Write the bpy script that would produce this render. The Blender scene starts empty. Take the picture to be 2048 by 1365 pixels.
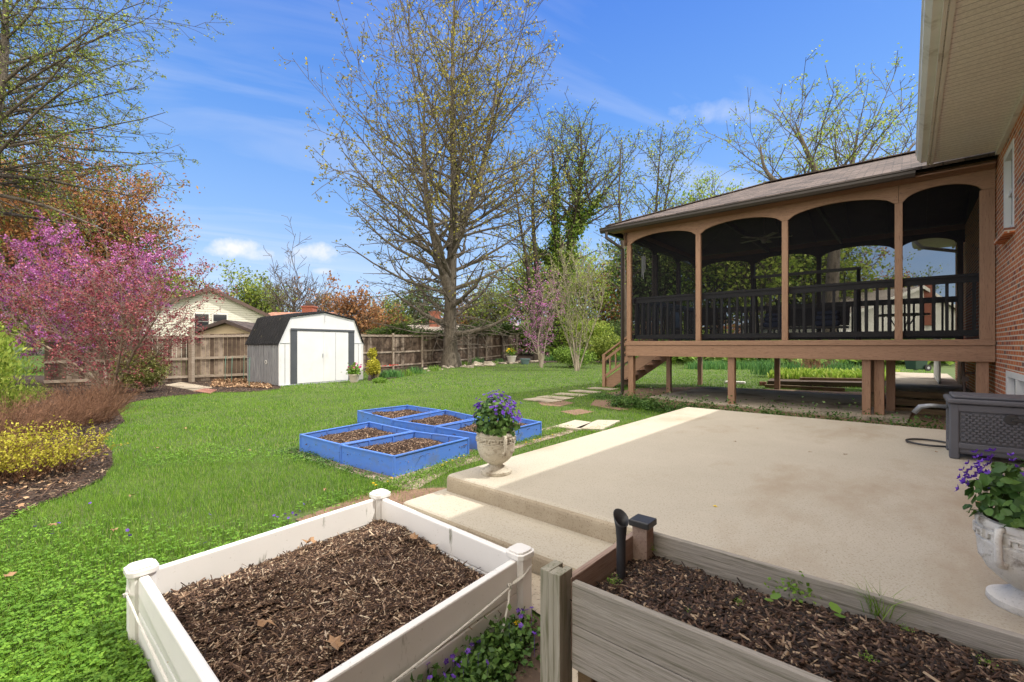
import bpy, math, random
import numpy as np
from mathutils import Vector, Matrix
C = bpy.context.scene
# ------------------------------------------------------------------ camera
EYE = 1.35; F = 910.0; YAW = math.radians(41.0)       # photo frame 2048 x 1365, horizon near 690
cd = bpy.data.cameras.new('camera'); cam = bpy.data.objects.new('camera', cd)
C.collection.objects.link(cam); C.camera = cam
cam.location = (0, 0, EYE); cam.rotation_euler = (math.pi/2, 0, YAW)
cd.sensor_width = 36; cd.lens = 36*F/2048; cd.shift_y = 7.5/2048; cd.clip_end = 2000; cd.clip_start = 0.05
C.render.resolution_x = 1024; C.render.resolution_y = 682
DV = np.array([-math.sin(YAW), math.cos(YAW)]); RV = np.array([math.cos(YAW), math.sin(YAW)])
# ------------------------------------------------------------------ light
SUN = Vector((.57, .43, 1.0)).normalized()
C.view_settings.view_transform = 'Standard'; C.view_settings.look = 'None'
C.view_settings.gamma = 1; C.view_settings.exposure = 1.17
sd = bpy.data.lights.new('sun', 'SUN'); so = bpy.data.objects.new('sun', sd); C.collection.objects.link(so)
sd.energy = 2.0; sd.angle = math.radians(0.55); sd.color = (1.0, .95, .86)
so.rotation_euler = SUN.to_track_quat('Z', 'Y').to_euler()
so.location = (6, 5, 20)
SKY_STRENGTH = 0.15; VEIL = .95; VEIL_FILL = 10.0
W = bpy.data.worlds.new('World'); C.world = W; W.use_nodes = True
def world():
    nt = W.node_tree; nt.nodes.clear(); N = nt.nodes.new; K = nt.links.new
    out = N('ShaderNodeOutputWorld'); bg = N('ShaderNodeBackground'); bg.inputs[1].default_value = SKY_STRENGTH
    sky = N('ShaderNodeTexSky'); sky.sky_type = 'NISHITA'; sky.sun_disc = False
    sky.sun_elevation = math.asin(SUN.z); sky.sun_rotation = math.atan2(SUN.x, SUN.y)
    sky.altitude = 100; sky.air_density = 1.0; sky.dust_density = 0.35; sky.ozone_density = 2.2
    tc = N('ShaderNodeTexCoord')
    def vm(op, a, b=None):
        n = N('ShaderNodeVectorMath'); n.operation = op
        if isinstance(a, tuple): n.inputs[0].default_value = a
        else: K(a, n.inputs[0])
        if b is not None:
            if isinstance(b, tuple): n.inputs[1].default_value = b
            else: K(b, n.inputs[1])
        return n.outputs['Value'] if op in ('DOT_PRODUCT', 'LENGTH') else n.outputs[0]
    def m(op, a, b=0.0, cl=False):
        n = N('ShaderNodeMath'); n.operation = op; n.use_clamp = cl
        for i, v in enumerate((a, b)):
            if isinstance(v, (int, float)): n.inputs[i].default_value = v
            else: K(v, n.inputs[i])
        return n.outputs[0]
    d = vm('NORMALIZE', tc.outputs['Generated'])
    R3 = (float(RV[0]), float(RV[1]), 0.0); D3 = (float(DV[0]), float(DV[1]), 0.0)
    rr = vm('DOT_PRODUCT', d, R3); dd = vm('DOT_PRODUCT', d, D3); up = vm('DOT_PRODUCT', d, (0, 0, 1.0))
    # the physical sky graded towards the clear saturated blue of the day
    gr = N('ShaderNodeValToRGB'); K(m('MAXIMUM', up, 0.0), gr.inputs[0]); e = gr.color_ramp.elements
    stops = ((0, (196, 216, 246)), (.10, (178, 207, 248)), (.24, (138, 184, 246)), (.42, (98, 156, 240)), (.62, (66, 126, 230)), (1.0, (62, 116, 218)))
    while len(e) < len(stops): e.new(.5)
    for i, (q, c) in enumerate(stops):
        e[i].position = q; e[i].color = (*[(v/255)**2.2*.5 for v in c], 1)
    sc = vm('SCALE', gr.outputs[0]); sc.node.inputs['Scale'].default_value = 2/(SKY_STRENGTH*2**C.view_settings.exposure)
    tint = N('ShaderNodeMixRGB'); tint.inputs[0].default_value = .85
    K(sky.outputs[0], tint.inputs[1]); K(sc, tint.inputs[2])
    # cirrus : stretched noise
    mp = N('ShaderNodeCombineXYZ')
    el = m('DIVIDE', 1.0, m('MAXIMUM', m('ADD', up, .12), .05))
    K(m('MULTIPLY', m('ADD', m('MULTIPLY', rr, .75), m('MULTIPLY', dd, .45)), m('MULTIPLY', el, .55)), mp.inputs[0])
    K(m('MULTIPLY', m('SUBTRACT', m('MULTIPLY', dd, .9), m('MULTIPLY', rr, .5)), m('MULTIPLY', el, 1.7)), mp.inputs[1])
    nz = N('ShaderNodeTexNoise'); nz.inputs['Scale'].default_value = 1.35; nz.inputs['Detail'].default_value = 7
    nz.inputs['Roughness'].default_value = .52; nz.inputs['Distortion'].default_value = .9
    K(mp.outputs[0], nz.inputs['Vector'])
    ci = m('MULTIPLY', m('SUBTRACT', nz.outputs['Fac'], .47, True), 2.0, True)
    # cumulus puffs low on the left, one soft streak on the right
    n2 = N('ShaderNodeTexNoise'); n2.inputs['Scale'].default_value = 26; n2.inputs['Detail'].default_value = 8; n2.inputs['Roughness'].default_value = .6
    K(d, n2.inputs['Vector'])
    def puff(px, py, rx, ry, amp, soft):
        cx = (px-1024)/F; cy = (690-py)/F
        a = m('DIVIDE', m('SUBTRACT', m('DIVIDE', rr, m('MAXIMUM', dd, .05)), cx), rx/F)
        b = m('DIVIDE', m('SUBTRACT', m('DIVIDE', up, m('MAXIMUM', dd, .05)), cy), ry/F)
        q = m('ADD', m('MULTIPLY', a, a), m('MULTIPLY', b, b))
        q = m('ADD', m('SUBTRACT', 1.0, q), m('MULTIPLY', m('SUBTRACT', n2.outputs['Fac'], .5), 3.2))
        return m('MULTIPLY', m('MULTIPLY', m('DIVIDE', q, soft), amp, True), m('GREATER_THAN', dd, .1))
    cl = ci
    ci = m('MULTIPLY', ci, .52)
    tot = ci
    for p in ((470, 496, 58, 24, .9, 1.2), (515, 510, 46, 15, .8, 1.3), (628, 505, 52, 21, .9, 1.25), (610, 520, 70, 12, .55, 1.6), (645, 542, 34, 8, .5, 1.2),
              (560, 545, 420, 60, .25, 3.2), (1450, 225, 110, 26, .5, 2.6), (1500, 235, 60, 16, .4, 2.0)):
        tot = m('MAXIMUM', tot, puff(*p))
    # unseen bright veil added overhead and behind the camera to lift and neutralise shade
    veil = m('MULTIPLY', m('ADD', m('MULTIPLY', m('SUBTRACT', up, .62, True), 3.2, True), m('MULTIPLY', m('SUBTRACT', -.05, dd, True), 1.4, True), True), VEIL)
    low = tot
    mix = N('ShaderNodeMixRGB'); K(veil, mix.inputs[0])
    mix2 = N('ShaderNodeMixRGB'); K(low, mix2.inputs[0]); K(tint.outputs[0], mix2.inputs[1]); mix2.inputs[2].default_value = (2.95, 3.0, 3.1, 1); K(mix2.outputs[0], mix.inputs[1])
    mix.inputs[2].default_value = (VEIL_FILL*1.10, VEIL_FILL, VEIL_FILL*.86, 1)
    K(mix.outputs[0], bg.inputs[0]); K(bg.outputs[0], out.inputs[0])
world()
# ------------------------------------------------------------------ pixel to place
def LD(L, D): return np.array([L*RV[0]+D*DV[0], L*RV[1]+D*DV[1]])
def hgt(x, y):
    q = np.asarray(x)*DV[0]+np.asarray(y)*DV[1]
    return np.minimum(.85, .0017*np.maximum(0, q-22)**2)
def G(px, py, z=0.0):                       # point on the level z seen at a photo position
    D = F*(EYE-z)/(py-690.0); return LD((px-1024)/F*D, D)
def GT(px, py):                             # point on the terrain
    D = 2.0
    while D < 80:
        p = LD((px-1024)/F*D, D); z = float(hgt(p[0], p[1]))
        if EYE-(py-690)/F*D <= z: break
        D += .05
    return Vector((p[0], p[1], z))
def WD(px, D, z=None):                      # point in a column at a depth (z None = on the terrain)
    p = LD((px-1024)/F*D, D)
    return Vector((p[0], p[1], float(hgt(p[0], p[1])) if z is None else z))
def WP(px, py, D):
    p = LD((px-1024)/F*D, D); return Vector((p[0], p[1], EYE+(690-py)/F*D))
# ------------------------------------------------------------------ materials
MATS = {}
def _base(name):
    m = bpy.data.materials.new(name); m.use_nodes = True; nt = m.node_tree
    return m, nt, nt.nodes['Principled BSDF'], nt.nodes['Material Output']
def ramp(nt, cols, fac):
    r = nt.nodes.new('ShaderNodeValToRGB'); e = r.color_ramp.elements
    n = len(cols)
    while len(e) < n: e.new(.5)
    for i, c in enumerate(cols):
        if len(c) == 4: pos, c = c[0], c[1:]
        else: pos = i/(n-1) if n > 1 else 0
        e[i].position = pos; e[i].color = (*c, 1)
    nt.links.new(fac, r.inputs[0]); return r.outputs[0]
def noise(nt, scale, stretch=(1, 1, 1), detail=6, rough=.6, dist=0.0):
    tc = nt.nodes.new('ShaderNodeTexCoord'); mp = nt.nodes.new('ShaderNodeMapping'); mp.inputs['Scale'].default_value = stretch
    nt.links.new(tc.outputs['Object'], mp.inputs[0])
    n = nt.nodes.new('ShaderNodeTexNoise'); n.inputs['Scale'].default_value = scale; n.inputs['Detail'].default_value = detail
    n.inputs['Roughness'].default_value = rough; n.inputs['Distortion'].default_value = dist
    nt.links.new(mp.outputs[0], n.inputs['Vector']); return n.outputs['Fac']
def bump(nt, bs, h, strength, dist=.01):
    b = nt.nodes.new('ShaderNodeBump'); b.inputs['Strength'].default_value = strength; b.inputs['Distance'].default_value = dist
    nt.links.new(h, b.inputs['Height']); nt.links.new(b.outputs[0], bs.inputs['Normal'])
def mixc(nt, fac, a, b, mode='MIX'):
    n = nt.nodes.new('ShaderNodeMixRGB'); n.blend_type = mode
    for i, v in ((0, fac), (1, a), (2, b)):
        if isinstance(v, (int, float)): n.inputs[i].default_value = v
        elif isinstance(v, tuple): n.inputs[i].default_value = (*v, 1)
        else: nt.links.new(v, n.inputs[i])
    return n.outputs[0]
def mat(name, cols, scale=5, rough=.7, bmp=.2, stretch=(1, 1, 1), detail=6, metal=0, dirt=None, bscale=None, bdist=.01, spec=.5, fine=None):
    m, nt, bs, o = _base(name)
    f = noise(nt, scale, stretch, detail)
    cs = [(.3+.4*i/(len(cols)-1) if len(cols) > 1 else 0, *c) for i, c in enumerate(cols)] if len(cols) > 1 else [(0, *cols[0]), (1, *cols[0])]
    c = ramp(nt, cs, f)
    if fine:                                            # (scale, colour, low, high)
        g = noise(nt, fine[0], stretch, 3, .7); t = ramp(nt, [(fine[2], 0, 0, 0), (fine[3], 1, 1, 1)], g)
        c = mixc(nt, t, c, fine[1])
    if dirt:
        g = noise(nt, dirt[0], dirt[4] if len(dirt) > 4 else (1, 1, 1), 8, .65); t = ramp(nt, [(dirt[2], 0, 0, 0), (dirt[3], 1, 1, 1)], g)
        c = mixc(nt, t, c, dirt[1])
    nt.links.new(c, bs.inputs['Base Color']); bs.inputs['Roughness'].default_value = rough; bs.inputs['Metallic'].default_value = metal
    bs.inputs['Specular IOR Level'].default_value = spec
    if bmp: bump(nt, bs, noise(nt, bscale or scale*3, stretch, 5, .65), bmp, bdist)
    MATS[name] = m; return m
def island(name, cols, rough=.6, trans=0.0, vary=None, spec=.3, bmp=0):
    """every separate little face takes its own colour from the ramp"""
    m, nt, bs, o = _base(name)
    g = nt.nodes.new('ShaderNodeNewGeometry'); c = ramp(nt, cols, g.outputs['Random Per Island'])
    if vary:                                            # (scale, colour, low, high)
        n = noise(nt, vary[0], (1, 1, 1), 4, .6); t = ramp(nt, [(vary[2], 0, 0, 0), (vary[3], 1, 1, 1)], n)
        c = mixc(nt, t, c, vary[1])
    nt.links.new(c, bs.inputs['Base Color']); bs.inputs['Roughness'].default_value = rough; bs.inputs['Specular IOR Level'].default_value = spec
    if trans:
        t = nt.nodes.new('ShaderNodeBsdfTranslucent'); nt.links.new(c, t.inputs[0])
        x = nt.nodes.new('ShaderNodeMixShader'); x.inputs[0].default_value = trans
        nt.links.new(bs.outputs[0], x.inputs[1]); nt.links.new(t.outputs[0], x.inputs[2]); nt.links.new(x.outputs[0], o.inputs[0])
    MATS[name] = m; return m
def brickmat(name, cols, mortar, bw=.2, bh=.067, mw=.010, planar='wall', rough=.85, off=.5, bmp=.6, mix3=None):
    m, nt, bs, o = _base(name)
    tc = nt.nodes.new('ShaderNodeTexCoord'); sp = nt.nodes.new('ShaderNodeSeparateXYZ'); cb = nt.nodes.new('ShaderNodeCombineXYZ')
    nt.links.new(tc.outputs['Object'], sp.inputs[0])
    ad = nt.nodes.new('ShaderNodeMath'); ad.operation = 'ADD'; nt.links.new(sp.outputs[0], ad.inputs[0])
    if planar == 'wall': nt.links.new(sp.outputs[1], ad.inputs[1]); nt.links.new(sp.outputs[2], cb.inputs[1])
    else: ad.inputs[1].default_value = 0; nt.links.new(sp.outputs[1], cb.inputs[1])
    nt.links.new(ad.outputs[0], cb.inputs[0])
    b = nt.nodes.new('ShaderNodeTexBrick'); nt.links.new(cb.outputs[0], b.inputs['Vector'])
    b.inputs['Scale'].default_value = 1; b.inputs['Brick Width'].default_value = bw; b.inputs['Row Height'].default_value = bh
    b.inputs['Mortar Size'].default_value = mw/2; b.inputs['Mortar Smooth'].default_value = .15; b.offset = off
    b.inputs['Color1'].default_value = (0, 0, 0, 1); b.inputs['Color2'].default_value = (1, 1, 1, 1); b.inputs['Mortar'].default_value = (.5, .5, .5, 1)
    c = ramp(nt, cols, b.outputs['Color'])
    n = noise(nt, 40, (1, 1, 1), 4, .7); c = mixc(nt, .35, c, mixc(nt, 1.0, c, ramp(nt, [(.3, .35, .35, .35), (.7, 1.3, 1.3, 1.3)], n), 'MULTIPLY'))
    c = mixc(nt, b.outputs['Fac'], c, mortar)
    nt.links.new(c, bs.inputs['Base Color']); bs.inputs['Roughness'].default_value = rough
    inv = nt.nodes.new('ShaderNodeMath'); inv.operation = 'SUBTRACT'; inv.inputs[0].default_value = 1; nt.links.new(b.outputs['Fac'], inv.inputs[1])
    s = nt.nodes.new('ShaderNodeMath'); s.operation = 'ADD'; nt.links.new(inv.outputs[0], s.inputs[0])
    k = nt.nodes.new('ShaderNodeMath'); k.operation = 'MULTIPLY'; k.inputs[1].default_value = .5; nt.links.new(n, k.inputs[0]); nt.links.new(k.outputs[0], s.inputs[1])
    bump(nt, bs, s.outputs[0], bmp, .006)
    MATS[name] = m; return m
# ------------------------------------------------------------------ mesh building
ORIG = {}
class MB:
    def __init__(s): s.V = []; s.Fc = []
    def add(s, vs, fs):
        n = len(s.V); s.V += [tuple(v) for v in vs]; s.Fc += [tuple(i+n for i in f) for f in fs]; return s
    def box(s, x0, x1, y0, y1, z0, z1):
        return s.add([(x0,y0,z0),(x1,y0,z0),(x1,y1,z0),(x0,y1,z0),(x0,y0,z1),(x1,y0,z1),(x1,y1,z1),(x0,y1,z1)],
                     [(3,2,1,0),(4,5,6,7),(0,1,5,4),(1,2,6,5),(2,3,7,6),(3,0,4,7)])
    def obox(s, c, ux, hx, hy, z0, z1):        # box turned about z, ux = unit direction of its local x
        ux = Vector((ux[0], ux[1], 0)).normalized(); uy = Vector((-ux.y, ux.x, 0)); c = Vector((c[0], c[1], 0))
        v = [c+ux*a*hx+uy*b*hy+Vector((0, 0, z)) for z in (z0, z1) for a, b in ((-1,-1),(1,-1),(1,1),(-1,1))]
        return s.add(v, [(3,2,1,0),(4,5,6,7),(0,1,5,4),(1,2,6,5),(2,3,7,6),(3,0,4,7)])
    def beam(s, p0, p1, w, h, up=(0, 0, 1)):
        p0 = Vector(p0); p1 = Vector(p1); d = (p1-p0).normalized(); u = Vector(up)
        sd_ = d.cross(u); sd_ = sd_.normalized() if sd_.length > 1e-4 else Vector((1, 0, 0)); u = sd_.cross(d).normalized()
        v = [p+sd_*a*w/2+u*b*h/2 for p in (p0, p1) for a, b in ((-1,-1),(1,-1),(1,1),(-1,1))]
        return s.add(v, [(3,2,1,0),(4,5,6,7),(0,1,5,4),(1,2,6,5),(2,3,7,6),(3,0,4,7)])
    def tube(s, pts, r, n=8, cap=True):
        pts = [Vector(p) for p in pts]; rs = r if isinstance(r, (list, tuple)) else [r]*len(pts); base = len(s.V); pr = None
        for i, p in enumerate(pts):
            d = (pts[min(i+1, len(pts)-1)]-pts[max(i-1, 0)]).normalized()
            a = (d.cross(Vector((0, 0, 1))) if pr is None else pr-d*pr.dot(d))
            if a.length < 1e-3: a = d.cross(Vector((1, 0, 0)))
            a.normalize(); pr = a; b = d.cross(a)
            for k in range(n):
                t = 2*math.pi*k/n; s.V.append(tuple(p+(a*math.cos(t)+b*math.sin(t))*rs[i]))
        for i in range(len(pts)-1):
            for k in range(n):
                a = base+i*n+k; b = base+i*n+(k+1) % n; s.Fc.append((a, a+n, b+n, b))
        if cap:
            s.Fc.append(tuple(base+k for k in range(n))); s.Fc.append(tuple(base+(len(pts)-1)*n+k for k in reversed(range(n))))
        return s
    def lathe(s, prof, c, n=28, f=None):
        base = len(s.V)
        for r, z in prof:
            for k in range(n):
                t = 2*math.pi*k/n; q = r if f is None else f(r, z, t); s.V.append((c[0]+q*math.cos(t), c[1]+q*math.sin(t), c[2]+z))
        for i in range(len(prof)-1):
            for k in range(n):
                a = base+i*n+k; b = base+i*n+(k+1) % n; s.Fc.append((a, b, b+n, a+n))
        s.Fc.append(tuple(base+k for k in reversed(range(n)))); s.Fc.append(tuple(base+(len(prof)-1)*n+k for k in range(n)))
        return s
    def prism(s, poly, z0, z1):
        n = len(poly); b = len(s.V)
        s.V += [(p[0], p[1], z0) for p in poly]+[(p[0], p[1], z1) for p in poly]
        ar = sum(poly[i][0]*poly[(i+1) % n][1]-poly[(i+1) % n][0]*poly[i][1] for i in range(n))
        o = list(range(n)) if ar > 0 else list(reversed(range(n)))
        s.Fc.append(tuple(b+i for i in reversed(o))); s.Fc.append(tuple(b+n+i for i in o))
        for k in range(n):
            i, j = o[k], o[(k+1) % n]; s.Fc.append((b+i, b+j, b+n+j, b+n+i))
        return s
    def slab(s, pts, thick):                    # planar 3d polygon extruded by a vector
        n = len(pts); b = len(s.V); t = Vector(thick)
        s.V += [tuple(Vector(p)) for p in pts]+[tuple(Vector(p)+t) for p in pts]
        s.Fc.append(tuple(b+i for i in reversed(range(n)))); s.Fc.append(tuple(b+n+i for i in range(n)))
        for i in range(n):
            j = (i+1) % n; s.Fc.append((b+i, b+j, b+n+j, b+n+i))
        return s
    def build(s, name, m, parent=None, bevel=0, smooth=False, seg=2, label=None):
        V = np.array(s.V, dtype=float)
        return finish(name, V, s.Fc, m, parent, bevel, smooth, seg, label)
def finish(name, V, Fc, m, parent=None, bevel=0, smooth=False, seg=2, label=None, origin=None):
    if parent is not None: og = ORIG[parent.name]
    elif origin is not None: og = np.array(origin, float)
    else: og = np.array([(V[:, 0].min()+V[:, 0].max())/2, (V[:, 1].min()+V[:, 1].max())/2, V[:, 2].min()])
    me = bpy.data.meshes.new(name)
    V = V-og
    if isinstance(Fc, np.ndarray):
        k = Fc.shape[1]; nf = len(Fc)
        me.vertices.add(len(V)); me.vertices.foreach_set('co', V.astype(np.float32).ravel())
        me.loops.add(nf*k); me.loops.foreach_set('vertex_index', Fc.astype(np.int32).ravel())
        me.polygons.add(nf); me.polygons.foreach_set('loop_start', np.arange(0, nf*k, k, dtype=np.int32))
        me.update(calc_edges=True)
    else:
        me.from_pydata([tuple(v) for v in V], [], Fc); me.update()
    if smooth: me.polygons.foreach_set('use_smooth', [True]*len(me.polygons))
    o = bpy.data.objects.new(name, me); C.collection.objects.link(o)
    if isinstance(m, (list, tuple)):
        for q in m: me.materials.append(q)
    else: me.materials.append(m)
    if parent is not None: o.parent = parent
    else: o.location = og
    ORIG[o.name] = og
    if smooth == 'split': e_ = o.modifiers.new('edges', 'EDGE_SPLIT'); e_.split_angle = math.radians(38)
    if bevel:
        b = o.modifiers.new('bevel', 'BEVEL'); b.width = bevel; b.segments = seg; b.limit_method = 'ANGLE'; b.angle_limit = math.radians(40)
    if label: o['label'] = label
    return o
def tag(o, label=None, cat=None, group=None, kind=None):
    if label: o['label'] = label
    if cat: o['category'] = cat
    if group: o['group'] = group
    if kind: o['kind'] = kind
    return o
def empty(name, loc, label, cat, group=None):
    o = bpy.data.objects.new(name, None); C.collection.objects.link(o); o.location = loc; o.empty_display_size = .2
    ORIG[o.name] = np.array(loc, float); return tag(o, label, cat, group)
def put_copy(src, loc, label, rz=0, sc=1, group=None):
    def cp(o, par):
        c = o.copy(); C.collection.objects.link(c)
        if par: c.parent = par
        for ch in list(o.children): cp(ch, c)
        return c
    c = cp(src, None); c.location = loc; c.rotation_euler = (0, 0, rz); c.scale = (sc, sc, sc); c['label'] = label
    if group: c['group'] = group
    ORIG[c.name] = np.array(loc, float); return c
# ------------------------------------------------------------------ vectorised pieces
RNG = np.random.default_rng(7)
def unit(a): return a/np.maximum(1e-9, np.linalg.norm(a, axis=-1, keepdims=True))
def tubes_np(S, sides_big=7, thick=.09):
    """S rows x0 y0 z0 x1 y1 z1 r0 r1 -> quads"""
    S = np.asarray(S, float); out_v = []; out_f = []; off = 0
    for lo, hi, n in ((thick, 99, sides_big), (.03, thick, 5), (0, .03, 3)):
        A = S[(S[:, 6] >= lo) & (S[:, 6] < hi)]
        if not len(A): continue
        p0 = A[:, :3]; p1 = A[:, 3:6]; d = unit(p1-p0)
        ref = np.where(np.abs(d[:, 2:3]) > .9, np.array([[1., 0, 0]]), np.array([[0, 0, 1.]]))
        a = unit(np.cross(d, ref)); b = np.cross(d, a); t = np.arange(n)*2*np.pi/n
        ring = a[:, None]*np.cos(t)[None, :, None]+b[:, None]*np.sin(t)[None, :, None]
        e = d*np.minimum(A[:, 6:7]*.35, .05)
        v = np.concatenate([(p0-e)[:, None]+ring*A[:, 6][:, None, None], (p1+e)[:, None]+ring*A[:, 7][:, None, None]], 1)
        m = len(A); k = np.arange(n); kk = (k+1) % n
        f = np.stack([k, kk, kk+n, k+n], -1)[None]+(np.arange(m)*2*n)[:, None, None]
        out_v.append(v.reshape(-1, 3)); out_f.append(f.reshape(-1, 4)+off); off += len(out_v[-1])
    return np.concatenate(out_v), np.concatenate(out_f)
def leaves_np(P, size, flat=0.0, asp=.6, rng=None, jit=.35, dirs=None):
    rng = rng or RNG; n = len(P); P = np.asarray(P, float)
    a = unit(rng.normal(size=(n, 3))) if dirs is None else unit(np.asarray(dirs)+rng.normal(size=(n, 3))*.35)
    nn = unit(rng.normal(size=(n, 3))*(1-flat)+np.array([0, 0, 1.0])*flat*1.5)
    b = unit(np.cross(nn, a)); a = unit(np.cross(b, nn)) if dirs is None else a
    s = size*(1+rng.uniform(-jit, jit, (n, 1)))
    w = s*asp*.5; nrm = np.cross(a, b)
    v = np.stack([P-a*s*.5, P+b*w-nrm*w*.3, P+a*s*.5, P-b*w-nrm*w*.3], 1).reshape(-1, 3)
    f = np.arange(n*4).reshape(-1, 4); return v, f
def inpoly(x, y, poly):
    r = np.zeros(len(x), bool); n = len(poly)
    for i in range(n):
        x0, y0 = poly[i][:2]; x1, y1 = poly[(i+1) % n][:2]
        if y0 == y1: continue
        c = ((y0 > y) != (y1 > y)) & (x < (x1-x0)*(y-y0)/(y1-y0)+x0); r ^= c
    return r
def blades_np(P, h, w, lean=.35, rng=None):
    rng = rng or RNG; n = len(P); h = np.asarray(h).reshape(-1, 1)*rng.uniform(.6, 1.25, (n, 1)); w = np.asarray(w).reshape(-1, 1)*rng.uniform(.7, 1.2, (n, 1))
    t = rng.uniform(0, 2*np.pi, n); a = np.stack([np.cos(t), np.sin(t), 0*t], -1)
    t2 = rng.uniform(0, 2*np.pi, n); l = np.stack([np.cos(t2), np.sin(t2), 0*t], -1)*rng.uniform(.1, 1, (n, 1))*lean
    up = np.array([0, 0, 1.0]); m = P+up*h*.6+l*h*.35; tip = P+up*h*.95+l*h*1.1
    v = np.stack([P-a*w*.5, P+a*w*.5, m+a*w*.42, tip, m-a*w*.42], 1).reshape(-1, 3)
    i = np.arange(n)[:, None]*5
    q = np.concatenate([i+np.array([[0, 1, 2, 4]]), i+np.array([[4, 2, 3, 3]])], 0)
    return v, i
def blades(name, P, h, w, m, lean=.35, parent=None, rng=None, origin=None):
    v, i = blades_np(np.asarray(P, float), h, w, lean, rng)
    tri = np.concatenate([i+np.array([[0, 1, 2]]), i+np.array([[0, 2, 4]]), i+np.array([[4, 2, 3]])], 0)
    return finish(name, v, tri, m, parent, origin=origin)
def chips_np(P, L, w, rng, tilt=.35):
    n = len(P); t = rng.uniform(0, 2*np.pi, n)
    a = unit(np.stack([np.cos(t), np.sin(t), rng.normal(size=n)*tilt], -1)); nn = unit(np.stack([rng.normal(size=n)*tilt, rng.normal(size=n)*tilt, np.ones(n)], -1))
    b = unit(np.cross(nn, a)); L = L*rng.lognormal(0, .6, (n, 1)); w = w*rng.uniform(.5, 1.6, (n, 1)); c = nn*w*.22
    v = np.stack([P-a*L/2-b*w/2, P+a*L/2-b*w*.3, P+a*L/2+b*w*.35, P-a*L/2+b*w/2], 1)
    v = np.concatenate([v-c[:, None], v+c[:, None]], 1).reshape(-1, 3); i = np.arange(n)[:, None]*8
    f = np.concatenate([i+np.array([q]) for q in ((4, 5, 6, 7), (0, 1, 5, 4), (1, 2, 6, 5), (2, 3, 7, 6), (3, 0, 4, 7))], 0)
    return v, f
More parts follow.
